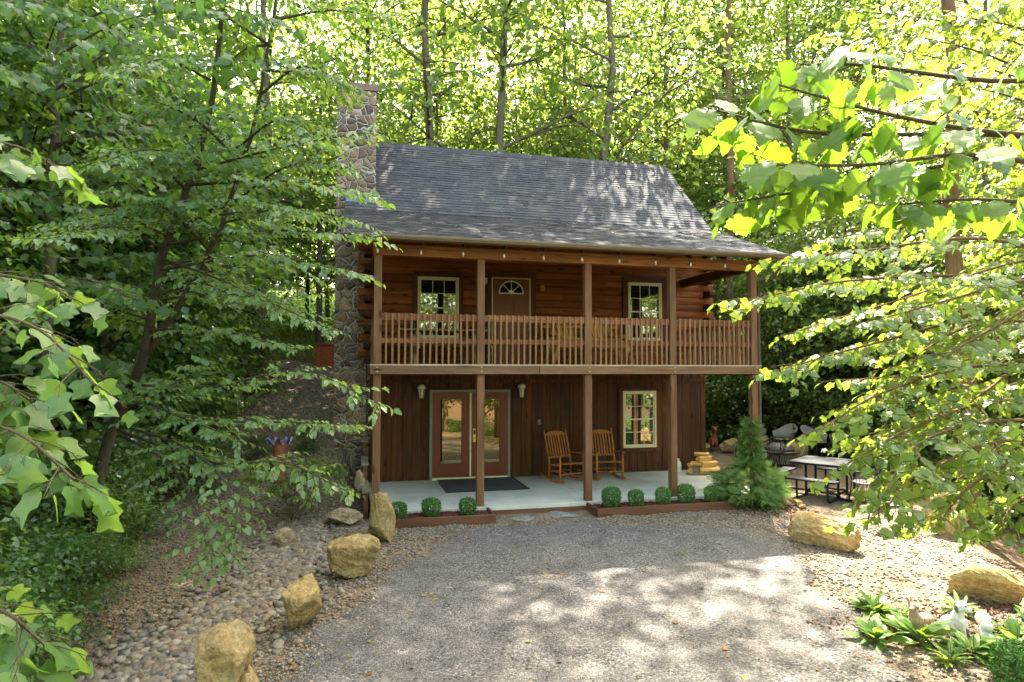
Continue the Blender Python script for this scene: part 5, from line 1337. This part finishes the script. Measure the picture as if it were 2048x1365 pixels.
def spray(tb, fol, pts, rg_, r0=.02, ntw=16, Ltw=.7, lsz=.115, spacing=.05, droop=.3, s0=.15, petiole=.0, tilt=.35, twr=.004, sag=.12):
    pl = spline(pts, 18); tb.tube(pl, list(np.linspace(r0, .004, 18)), 6, cap=False)
    tot = np.linalg.norm(np.diff(pl, axis=0), axis=1).sum()
    for i in range(ntw):
        s_ = s0+(1-s0)*(i+rg_.uniform(.2,.8))/ntw; f = s_*17; j = min(16, int(f)); p = pl[j]+(pl[j+1]-pl[j])*(f-j)
        T_ = norm(pl[j+1]-pl[j]); side = np.cross(T_, UP); side = side/max(1e-6, np.linalg.norm(side)); sg = 1 if i % 2 else -1
        a = rg_.uniform(.6,1.1); d = norm(T_*math.cos(a)+side*sg*math.sin(a)+UP*rg_.normal(.02,.14))
        L = Ltw*(1.05-.55*s_)*rg_.uniform(.7,1.2)
        q = np.array([p, p+d*L*.5-UP*sag*L*.25, p+d*L-UP*sag*L])
        tb.tube(q, [twr, twr*.7, twr*.35], 4, cap=False)
        sd_ = np.cross(d, UP); sd_ = sd_/max(1e-6, np.linalg.norm(sd_))
        twig_leaves(fol, q, sd_, rg_, lsz, spacing, droop, .85, petiole, tilt, tb)
    T_ = norm(pl[-1]-pl[-3]); sd_ = np.cross(T_, UP); sd_ = sd_/max(1e-6, np.linalg.norm(sd_))
    twig_leaves(fol, pl[-5:], sd_, rg_, lsz, spacing, droop, .85, petiole, tilt, tb)

def A3(l): return [tuple(at(*q)) for q in l]

def near_tree(name, label, cat, trunks, branches, T, lm, bm, seed, kw, extra=0, ebox=None, group=None):
    rg_ = np.random.default_rng(seed); base = Vector(trunks[0][0][0])
    e = empty(name, tuple(base), label, cat, group)
    tb = MB(); fol = Foliage(T)
    for pts, ra, rb in trunks:
        pl = spline(pts, 22); w_ = rg_.normal(0,.012,(22,3)); w_[0] = 0; tb.tube(pl+w_, list(np.linspace(ra, rb, 22)), 10)
    for br in branches:
        o = dict(kw)
        if isinstance(br, tuple): o.update(br[1]); br = br[0]
        spray(tb, fol, br, rg_, **o)
    if extra:
        for i in range(extra):
            pts, ra, rb = trunks[rg_.integers(len(trunks))]; pl = spline(pts, 22); j = rg_.integers(ebox[0], 21); p = pl[j]
            az = rg_.uniform(*ebox[1]); L = rg_.uniform(*ebox[2])*(1-.3*j/22); d = np.array([math.cos(az), math.sin(az), 0])
            spray(tb, fol, [p, p+d*L*.5+UP*L*rg_.uniform(.02,.22), p+d*L+UP*L*rg_.uniform(-.15,.2)], rg_, **kw)
    tb.build("trunk", bm, e, smooth=True)
    fol.build("crown", lm, e, rg_); return e

def gpt(x, y, dz=-.1): return (x, y, g1(x, y)+dz)

# forked elm on the left whose layered sprays reach across to the chimney
elm_base = gpt(-3.62,-2.95)
fork = tuple(at(286,715,8.6))
elm_tr = [([elm_base, tuple(at(212,900,8.8)), fork, tuple(at(328,500,8.4)), tuple(at(395,330,8.3)), tuple(at(440,80,8.2)), tuple(at(470,-250,8.2))], .085, .02),
          ([fork, tuple(at(385,570,8.5)), tuple(at(450,430,8.4)), tuple(at(520,200,8.3)), tuple(at(560,-60,8.3))], .05, .012)]
elm_br = [A3(l) for l in (
    [(330,490,8.4),(520,462,7.2),(768,474,6.2)], [(392,340,8.2),(560,296,7.3),(748,262,6.5)], [(380,370,8.2),(560,362,7.1),(757,388,6.2)],
    [(322,540,8.4),(520,512,7.2),(728,552,6.2)], [(310,600,8.5),(480,590,7.3),(668,662,6.4)], [(265,770,8.6),(420,775,7.3),(600,742,6.5),(768,815,5.9)],
    [(250,810,8.7),(420,840,7.3),(580,845,6.5),(700,850,6.2)], [(235,860,8.7),(420,925,7.2),(560,925,6.4),(698,985,6.0)], [(240,850,8.7),(380,900,7.0),(470,1000,6.2),(455,1130,5.8)],
    [(240,870,8.7),(340,930,7.4),(400,1040,6.6),(415,1120,6.2)], [(440,430,8.4),(580,420,7.6),(715,440,7.0)], [(450,420,8.4),(570,335,7.8),(690,330,7.4)],
    [(340,470,8.4),(470,400,7.4),(620,430,6.6)], [(300,660,8.5),(430,660,7.4),(590,700,6.6)], [(330,500,8.4),(230,455,7.0),(90,480,5.8)], [(300,640,8.5),(180,610,7.2),(60,640,6.2)], [(395,330,8.2),(300,300,7.2),(190,330,6.2)],
    [(260,790,8.7),(350,830,7.4),(480,880,6.8)], [(330,520,8.4),(440,560,7.4),(560,620,6.8)], [(390,560,8.5),(500,600,7.8),(620,590,7.4)], [(420,160,8.2),(330,120,7.2),(230,150,6.4)],
    [(250,820,8.7),(330,780,7.6),(420,720,7.0)], [(470,300,8.3),(560,240,7.8),(660,290,7.4)])]
near_tree("elm_tree", "forked young elm with layered drooping sprays reaching toward the stone chimney", "tree", elm_tr, elm_br, T_OVATE, M['lf_elm'], M['barkdark'], 31,
          dict(r0=.020, ntw=20, Ltw=.62, lsz=.105, spacing=.042, droop=.34, s0=.2, sag=.08), 20, (6, (0, 6.28), (1.2, 2.3)))

# slim tulip tree in the left foreground
tul_tr = [([gpt(-4.62,-1.55), tuple(at(84,900,9.9)), tuple(at(92,650,9.8)), tuple(at(106,300,9.7)), tuple(at(122,60,9.7)), tuple(at(130,-300,9.7))], .115, .03)]
tul_br = [A3(l) for l in ([(106,300,9.7),(220,240,8.4),(420,210,7.2)], [(112,200,9.7),(300,130,8.4),(560,120,7.4)], [(118,110,9.7),(250,40,8.4),(430,20,7.4)], [(104,330,9.7),(240,330,8.2),(450,300,7.2)],
    [(100,420,9.8),(230,420,8.2),(380,400,7.2)], [(110,230,9.7),(40,150,8.0),(-60,120,6.8)], [(100,400,9.8),(30,380,8),(-60,380,6.8)], [(95,560,9.8),(180,560,8.4),(270,600,7.4)], [(120,60,9.7),(330,-10,8.6),(600,60,7.8)],
    [(120,40,9.7),(60,0,8.2),(-40,20,7.0)], [(90,680,9.8),(160,720,8.6),(240,780,7.8)], [(112,180,9.7),(180,130,8.4),(260,60,7.2)], [(106,290,9.7),(330,250,8.6),(510,330,7.8)], [(128,-100,9.7),(300,-100,8.8),(520,-40,8)])]
near_tree("tulip_tree", "slender straight trunked tulip tree with big lobed leaves at the left", "tree", tul_tr, tul_br, T_TULIP, M['lf_tulip'], M['bark'], 32,
          dict(r0=.022, ntw=15, Ltw=.75, lsz=.165, spacing=.085, droop=.45, s0=.2, petiole=.06, tilt=.5), 16, (7, (0, 6.28), (1.4, 2.8)))
# big-leaved saplings close to the camera, left
sb_ = at(-420, 1000, 3.0); sap_base = gpt(sb_.x, sb_.y)
near_tree("tulip_sapling", "near tulip sapling whose large notched leaves fill the left edge", "tree",
    [([sap_base, tuple(at(-400,1000,2.9)), tuple(at(-380,500,2.85)), tuple(at(-360,0,2.8)), tuple(at(-330,-400,2.8))], .05, .015)],
    [A3(l) for l in ([(-390,760,2.9),(-120,640,2.6),(60,650,2.5),(190,770,2.4)], [(-390,900,2.9),(-150,850,2.5),(20,860,2.3),(150,960,2.2)], [(-395,1150,2.9),(-150,1180,2.4),(0,1220,2.2),(90,1290,2.15)], [(-380,380,2.9),(-150,290,2.9),(20,290,2.9),(120,340,2.9)],
                     [(-390,700,2.9),(-120,560,2.9),(60,560,2.9),(150,600,2.9)], [(-385,850,2.9),(-180,780,2.6),(-20,760,2.5),(60,800,2.45)])],
    T_TULIP, M['lf_tulip'], M['twig'], 33, dict(r0=.012, ntw=11, Ltw=.26, lsz=.128, spacing=.062, droop=.6, s0=.30, petiole=.05, tilt=.55, twr=.003))
# sycamore limb in the right foreground
sy = at(2560, 1100, 4.2); sy_base = gpt(sy.x, sy.y)
near_tree("sycamore_tree", "near sycamore whose big toothed leaves hang into the upper right", "tree",
    [([sy_base, tuple(at(2560,800,4.2)), tuple(at(2530,300,4.1)), tuple(at(2500,-300,4.1))], .11, .05)],
    [A3(l) for l in ([(2530,380,4.1),(2200,290,3.2),(1960,262,2.9),(1760,225,2.75),(1540,165,2.65)], [(2530,420,4.1),(2150,300,3.2),(1900,330,2.95),(1680,370,2.8),(1440,410,2.75)],
                     [(2530,300,4.1),(2200,180,3.2),(1950,160,3.0),(1720,130,2.9),(1600,130,2.85)], [(2540,500,4.1),(2220,430,3.2),(1980,400,2.95),(1780,410,2.85)], [(2530,360,4.1),(2100,280,3.1),(1850,270,2.9),(1620,265,2.8),(1410,215,2.7)],
                     [(2535,420,4.1),(2180,350,3.1),(1950,310,2.8),(1740,330,2.7),(1520,330,2.65)])],
    T_SYC, M['lf_syc'], M['twig'], 34, dict(r0=.018, ntw=13, Ltw=.32, lsz=.138, spacing=.095, droop=.8, s0=.42, petiole=.055, tilt=.75, twr=.0035))
# maple boughs, right middle distance
mb_ = at(2330, 1100, 7.0); mp_base = gpt(mb_.x, mb_.y)
near_tree("maple_tree", "sunlit maple with pale glowing boughs hanging over the gravel bank at the right", "tree",
    [([mp_base, tuple(at(2320,700,7.0)), tuple(at(2290,200,6.9)), tuple(at(2280,-300,6.9))], .13, .05)],
    [A3(l) for l in ([(2320,640,7),(2000,560,6.2),(1720,560,5.7),(1500,600,5.4)], [(2320,680,7),(1980,640,6.2),(1740,690,5.7),(1560,740,5.4)], [(2320,760,7),(2000,730,6.2),(1780,780,5.7),(1640,860,5.4)], [(2320,820,7),(2020,800,6.2),(1840,850,5.6),(1690,930,5.3)],
                     [(2320,900,7),(2040,880,6),(1880,930,5.5),(1740,1040,5.2)], [(2320,700,7),(2020,640,6.4),(1850,700,6),(1800,790,5.8)], [(2320,880,7),(2100,900,6.2),(1960,960,5.7),(1870,1050,5.4)], [(2320,560,7),(1990,480,6.4),(1740,500,6),(1560,520,5.7)],
                     [(2320,760,7),(2100,720,6.4),(1960,790,6),(1900,850,5.8)], [(2320,600,7),(2080,560,6.2),(1900,600,5.8),(1760,640,5.5)], [(2330,950,7),(2150,960,6.2),(2040,1000,5.8),(2000,1050,5.6)], [(2320,860,7),(2040,840,5.8),(1850,880,5.3),(1760,1000,5.0)], [(2320,520,7.4),(2060,520,7.2),(1800,600,7.0),(1600,660,6.8)], [(2320,620,7.4),(2080,660,7.4),(1880,740,7.2),(1700,760,7.0)], [(2320,700,7.6),(2060,760,7.6),(1880,820,7.4),(1760,900,7.0)], [(2320,460,7.2),(2060,430,7),(1840,450,6.8),(1640,480,6.6)], [(2320,800,7.4),(2100,850,7.2),(1990,900,7),(1930,980,6.6)], [(2320,560,6.6),(2120,590,6),(1980,660,5.6),(1880,720,5.4)], [(2320,660,7.8),(2040,600,8),(1790,560,8.2),(1620,570,8.2)], [(2320,740,8),(2050,700,8.2),(1850,680,8.4),(1700,700,8.4)])],
    T_MAPLE, M['lf_bright'], M['barkred'], 35, dict(r0=.024, ntw=20, Ltw=.62, lsz=.122, spacing=.068, droop=.5, s0=.28, petiole=.05, tilt=.5))

near_tree("maple_tree", "sunny young maple with low spreading boughs on the bank behind the metal picnic table", "tree",
    [([gpt(13.4,-1.7), (13.45,-1.6,2.5), (13.3,-1.8,5), (13.4,-1.7,8.5)], .10, .03)], [], T_MAPLE, M['lf_bright'], M['barkred'], 36, dict(r0=.022, ntw=15, Ltw=.62, lsz=.14, spacing=.09, droop=.5, s0=.2, petiole=.05, tilt=.5), 46, (5, (0, 6.28), (1.8, 3.4)))
near_tree("maple_tree", "bright young maple overhanging the right edge of the gravel behind the stout trunk", "tree",
    [([gpt(10.9,-4.2), (10.8,-4.1,3), (10.9,-4.0,6), (10.7,-4.1,9.5)], .08, .03)], [], T_MAPLE, M['lf_bright'], M['barkred'], 37, dict(r0=.022, ntw=14, Ltw=.6, lsz=.135, spacing=.09, droop=.5, s0=.2, petiole=.05, tilt=.5), 34, (7, (1.2, 5.2), (1.4, 2.8)))
mr_ = at(2260, 1000, 9.0)
near_tree("maple_tree", "tall leafy maple at the right edge whose high boughs fill the upper right corner", "tree",
    [([gpt(mr_.x, mr_.y), (mr_.x+.1, mr_.y, 4), (mr_.x-.1, mr_.y+.1, 8), (mr_.x, mr_.y, 12)], .12, .04)],
    [A3(l) for l in ([(2240,250,9),(2000,120,8.4),(1780,60,8)], [(2240,180,9),(1960,60,8.6),(1700,20,8.2)], [(2250,300,9),(2040,200,8.6),(1860,160,8.2)], [(2240,100,9),(2000,-20,8.5),(1760,-60,8.2)], [(2250,350,9),(2060,290,8.6),(1920,270,8.3)],
                     [(2240,220,9),(1980,140,9.2),(1640,70,9.4)], [(2240,140,9),(2050,60,8.2),(1900,30,7.8)], [(2250,420,9),(2080,380,8.6),(1960,380,8.2)], [(2245,280,9),(2000,230,9.4),(1720,200,9.6)], [(2240,60,9),(2080,-40,8.4),(1930,-60,8)])],
    T_MAPLE, M['lf_bright'], M['barkred'], 41, dict(r0=.024, ntw=20, Ltw=.7, lsz=.14, spacing=.075, droop=.5, s0=.2, petiole=.05, tilt=.5))
near_tree("young_beech", "leafy yellow green sapling growing behind the row of boulders left of the porch", "sapling",
    [([gpt(-1.42,.15), (-1.38,.1,.5), (-1.15,-.1,.95)], .016, .005), ([gpt(-1.38,.2), (-1.6,0,.5), (-1.85,-.15,.8)], .014, .005), ([gpt(-1.36,.18), (-1.0,.3,.55), (-.65,.25,.85)], .014, .005)], [], T_OVATE, M['lf_young'], M['twig'], 38,
    dict(r0=.007, ntw=10, Ltw=.30, lsz=.092, spacing=.036, droop=.45, s0=.15), 24, (6, (0, 6.28), (.35, .75)))
# ================================================================== FOREST
P_tall = forest_tree(1, 26, 11.5, 5.0, 24, 38, .20, T_WIDE, M['lf_forest'], M['bark'], .115, lean=.085, spread=.5, low=9)
P_slim = forest_tree(2, 18, 3.5, 3.0, 24, 19, .155, T_WIDE, M['lf_forest'], M['bark'], .095, .6, lean=.06, spread=.40)
P_oak = forest_tree(3, 17, 4.5, 5.4, 18, 20, .155, T_WIDE, M['lf_forest'], M['barkdark'], .13, .75, .07, spread=.44)
P_dark = forest_tree(8, 19, 3.5, 3.7, 24, 30, .135, T_QUAD, M['lf_forest2'], M['barkdark'], .11, .5, lean=.05, spread=.48)
P_mid = forest_tree(4, 9, 1.8, 2.8, 20, 20, .15, T_WIDE, M['lf_bright'], M['bark'], .08, .3, flat=.22)
P_midd = forest_tree(5, 8, 1.2, 2.5, 20, 30, .14, T_WIDE, M['lf_under'], M['barkdark'], .07, .35, flat=.25)
P_low = forest_tree(6, 3.4, .3, 1.5, 15, 26, .12, T_WIDE, M['lf_under'], M['twig'], .025, .4, flat=.4, spread=.32)
P_lowb = forest_tree(7, 3.6, .3, 1.6, 15, 24, .13, T_WIDE, M['lf_bright'], M['twig'], .025, .4, flat=.4, spread=.34)
usedp = set()
def put(proto, x, y, sc, label, cat, group, name=None):
    o = plant(proto, x, y, rnd.uniform(0, 6.28), sc, label, cat, group, proto.name not in usedp); usedp.add(proto.name)
    if name: o.name = name
    return o
G1 = ("tall slender forest tree rising behind the cabin roof", "tree", "forest trees behind the cabin")
G2 = ("tall dark forest tree in the shaded wood left of the cabin", "tree", "forest trees left of the cabin")
G3 = ("tall forest tree standing in the sunny wood right of the cabin", "tree", "forest trees right of the cabin")
G4 = ("leafy sunlit understory tree beyond the gravel yard right of the cabin", "tree", "understory trees right of the cabin")
G5 = ("dark leafy understory tree in the shade left of the gravel path", "tree", "understory trees left of the path")
G6 = ("low leafy sapling at the edge of the wood beyond the fire pit", "sapling", "saplings at the right wood edge")
G7 = ("low dark sapling growing along the shaded left edge of the gravel", "sapling", "saplings along the left gravel edge")
G8 = ("tree across the driveway that mirrors in the cabin windows", "tree", "trees across the driveway")
for x, y, s_, p in [(-3.2,9.0,1.2,P_slim),(1.6,9.0,1.2,P_tall),(5.0,9.2,1.22,P_tall),(8.0,9.3,1.15,P_tall),(-4.0,12.5,1.0,P_oak),(0.5,13,1.0,P_dark),(3.5,14,1.05,P_slim),(7.2,12.8,1.0,P_slim),(10.8,14.5,1.0,P_slim),(-8,16,1.1,P_oak),(-6,27,1.2,P_slim),(-1,28,1.15,P_oak),(3.5,29,1.25,P_slim),(7.5,28,1.2,P_oak),(12,27,1.25,P_slim),(16,29,1.3,P_oak),(20,26,1.3,P_slim),(24,30,1.35,P_oak),(29,27,1.3,P_slim),(13,36,1.35,P_oak),(5,36,1.3,P_dark),(-10,33,1.3,P_oak),(34,33,1.4,P_slim),(-14,28,1.2,P_slim),(0.8,26.5,1.15,P_dark),(5.5,30.5,1.25,P_oak),(9.8,30,1.25,P_oak),(10,25.5,1.2,P_slim),(14,31.5,1.3,P_slim),(1.5,33,1.3,P_oak),(18.5,32,1.35,P_oak),(22,34,1.35,P_slim),(15.8,14.5,1.35,P_slim),(15.5,19.5,1.5,P_slim),(13.4,15.6,1.45,P_slim),(17.6,19.5,1.5,P_slim),(12.2,18.5,1.4,P_slim),(19.5,20,1.15,P_oak),(23.5,25,1.25,P_oak),(17.3,17,1.05,P_slim),(20.5,23.5,1.2,P_slim),(26.5,36,1.4,P_oak),(31,31,1.35,P_oak)]:
    put(p, x+rnd.uniform(-.5,.5), y+rnd.uniform(-.5,.5), s_, *G1)
for x, y, s_, p in [(-7.5,2,.95,P_slim),(-9,7,1.0,P_tall),(-6.2,8.5,.9,P_slim),(-12,1,1.0,P_tall),(-13,11,1.05,P_oak),(-16,5,1.05,P_slim),(-17,15,1.1,P_tall),(-10,13,1,P_slim),(-20,9,1.1,P_tall),(-9,-3,.95,P_slim),(-14,-4,1.0,P_tall),(-19,22,1.15,P_oak)]:
    put(p, x, y, s_, *G2)
for x, y, s_, p in [(15.6,1.2,.95,P_slim),(23,11,1.3,P_slim),(19,13.5,1.45,P_slim),(21.5,17,1.5,P_slim),(25,14.5,1.4,P_slim),(24,19.5,1.55,P_slim),(22,2,1.05,P_tall),(26,8,1.05,P_slim),(24,16,1.05,P_tall),(31,14,1.1,P_oak),(30,3,1.1,P_tall),(36,20,1.1,P_slim),(19,-3.5,1.0,P_slim),(27,-4,1.1,P_oak),(38,8,1.1,P_tall),(40,28,1.15,P_oak)]:
    put(p, x, y, s_, *G3)
for i in range(17):
    x = rnd.uniform(14,30); y = rnd.uniform(-1,20)
    if x < 15 and y < 6: continue
    put(P_mid, x, y, rnd.uniform(.75,1.2), *G4)
for x, y, s_ in [(10.5,12.5,.9),(9,16,1.1),(12.5,12,.9),(5,16,.9),(1.5,15,.9),(-1.5,15.5,1.0),(14.6,8.0,.8),(13.9,-2.6,.8),(15.2,5.0,.85),(15.6,2.6,.95),(14.9,7.2,.75),(16.2,.5,.95),(17,4,1.1),(15.8,6.5,1.0)]: put(P_mid, x, y, s_, *G4)
for x, y, s_ in [(-1.6,11.8,1.2),(2.6,12.2,1.25),(5.6,12.0,1.1),(7.0,14.5,1.2),(10.5,15,1.3),(13.5,19,1.6),(17,17,1.5)]: put(P_mid, x, y, s_, 'leafy sunlit tree filling the wood just above the cabin roof', 'tree', 'understory trees behind the cabin')
for i in range(26):
    x = rnd.uniform(-14,-4.6); y = rnd.uniform(-5,14)
    put(P_midd, x, y, rnd.uniform(.65,1.15), *G5)
for x, y, s_ in [(-3.8,11.5,.8),(-5,10.5,.9),(-2.2,14.5,1.0),(-4.6,6.2,.7),(-5.2,3.4,.75),(-5.6,-4.2,.6)]: put(P_midd, x, y, s_, *G5)
for i in range(40):
    x = rnd.uniform(12.6,24); y = rnd.uniform(-2,16)
    if x < 14.2 and y < 7.6: continue
    put(P_lowb if i % 3 else P_low, x, y, rnd.uniform(.6,1.25), *G6)
for x, y, s_ in [(11.5,9.3,.8),(12.6,8.8,.9),(10.3,9.9,.9),(14.2,6.8,.7),(14.4,5.2,.7),(14.0,2.8,.75),(13.2,1.0,.7)]: put(P_lowb, x, y, s_, *G6)
for x, y, s_ in [(-3.3,-5.7,.34),(-3.45,-4.0,.36),(-3.6,-2.6,.38),(-3.1,-6.3,.34),(-3.7,-4.7,.42),(-4.0,-5.6,.5),(-3.5,-5.4,.35),(-4.3,-6.2,.5)]: put(P_low, x, y, s_, *G7)
for x, y, s_ in [(-3.3,3.4,.35),(-3.2,1.3,.32),(-3.3,7.0,.6),(-1.4,2.9,.16),(-2.3,2.4,.2)]: put(P_low, x, y, s_, *G7)
for i in range(26):
    y = rnd.uniform(-5.2,8.5); x = -4.0-abs(rnd.gauss(0,1.0))-(.3 if y > 3 else 0)
    put(P_low, x, y, rnd.uniform(.35,.8), *G7)
for i, (x, y) in enumerate([(-10,-27),(-4,-25),(2,-28),(8,-25),(14,-27),(20,-24),(-7,-34),(5,-35),(15,-35),(-7,-21),(-1,-20),(5,-21),(11,-20.5),(16,-21),(-3,-22.5),(9,-23)]):
    put((P_mid if i % 2 or i > 8 else P_tall), x, y, 1.7 if i > 8 else 1.0 if i % 2 == 0 else 1.5, *G8)

# big trunk on the bank at the right, its crown high above the picture
def big_trunk(x, y, h, r_, label, seed, lean=(0,0), t0=.55, nb=12, Lb=(2.0,3.6)):
    e = empty("forest_tree", (x, y, g1(x,y)), label, "tree"); rg_ = np.random.default_rng(seed); tb = MB()
    z0 = g1(x, y)-.3; pts = [(x+lean[0]*t+rg_.normal(0,.05), y+lean[1]*t+rg_.normal(0,.05), z0+h*t) for t in np.linspace(0,1,9)]
    tb.tube(spline(pts, 26), [r_*(1.35 if i == 0 else 1.12 if i == 1 else 1-.85*i/26)*(1+rg_.normal(0,.02)) for i in range(26)], 14)
    fol = Foliage(T_WIDE)
    for k_ in range(nb):
        t = t0+(1-t0)*k_/nb; p = np.array(pts[min(8, int(t*8))]); az = k_*2.4; L = rg_.uniform(*Lb); d = np.array([math.cos(az), math.sin(az), rg_.uniform(.1,.5)])
        spray(tb, fol, [p, p+d*L*.5, p+d*L+UP*.2], rg_, r0=.06, ntw=16, Ltw=1.5, lsz=.17, spacing=.08, droop=.4, tilt=.5)
    tb.build("trunk", M['barkred'], e, smooth=True); fol.build("crown", M['lf_bright'], e, rg_)
big_trunk(9.95,-2.75,23,.165,"stout reddish barked tree trunk on the bank behind the upright golden boulder",61,(.2,.4),.7,7,(1.5,2.6))
big_trunk(13.6,10.2,27,.21,"dark trunked tree behind the deer statue and wicker chairs",62,(.5,.3),.22,10,(1.0,2.2))

# undergrowth that reads as one mass
def undergrowth(name, n, x0, x1, y0, y1, hmax, lsz, label, keep, m):
    x = rg.uniform(x0,x1,n); y = rg.uniform(y0,y1,n); k = keep(x,y); x, y = x[k], y[k]
    hh = hmax*(.25+.9*vnoise(x,y,.6,21)**1.5)*(.6+.6*vnoise(x,y,2.2,22))
    z = gz(x,y)+hh*rg.uniform(0,1,len(x))**.7
    V, F = place(T_WIDE, np.stack([x,y,z],1), norm(rg.normal(0,1,(len(x),3))*np.array([1,1,.35])), norm(UP+rg.normal(0,.5,(len(x),3))), lsz*rg.uniform(.6,1.3,len(x)))
    tag(np_mesh(name, V, F, m), label, "undergrowth", kind='stuff')
outy = lambda x, y: ~in_poly(x+wob(x,y,.6), y+wob(y,x,.6), YARD)
undergrowth("undergrowth", 34000, 9, 34, -8, 26, 1.0, .15, "green undergrowth covering the floor of the wood right of the cabin", lambda x,y: outy(x,y) & ~((x < 12.5)&(y < 8)&(y > -1)) & ((y > 2)|(x > 12)), M['lf_under'])
undergrowth("hill_undergrowth", 52000, -24, 9, 8.5, 34, .8, .15, "ivy and undergrowth covering the slope behind the cabin", lambda x,y: outy(x,y) & ~((x > -5.5)&(x < 0.3)&(y < 13)), M['lf_under'])
undergrowth("woodland_floor_plants", 26000, -16, -3.6, -9, 9, .7, .12, "dark low plants on the floor of the wood left of the gravel", outy, M['lf_under'])
undergrowth("bank_undergrowth", 15000, -22, 34, -42, -17, 1.6, .34, "green bank of undergrowth on the far side of the driveway", lambda x,y: x > -99, M['lf_under'])
# the wood far behind, one mass
n = 60000; th = rg.uniform(R(-50), R(78), n); d_ = rg.uniform(55,85,n); x = CX+d_*np.sin(th); y = CY+d_*np.cos(th)
z = gz(x,y)+rg.uniform(0,1,n)**.8*(12+9*vnoise(th*9,d_*.05,1,33))
V, F = place(T_WIDE, np.stack([x,y,z],1), rdir(rg,n), norm(UP+rg.normal(0,.7,(n,3))), rg.uniform(.4,.9,n))
tag(np_mesh("distant_woods", V, F, M['lf_forest']), "far wood closing the view behind the trees", "woods", kind='stuff')
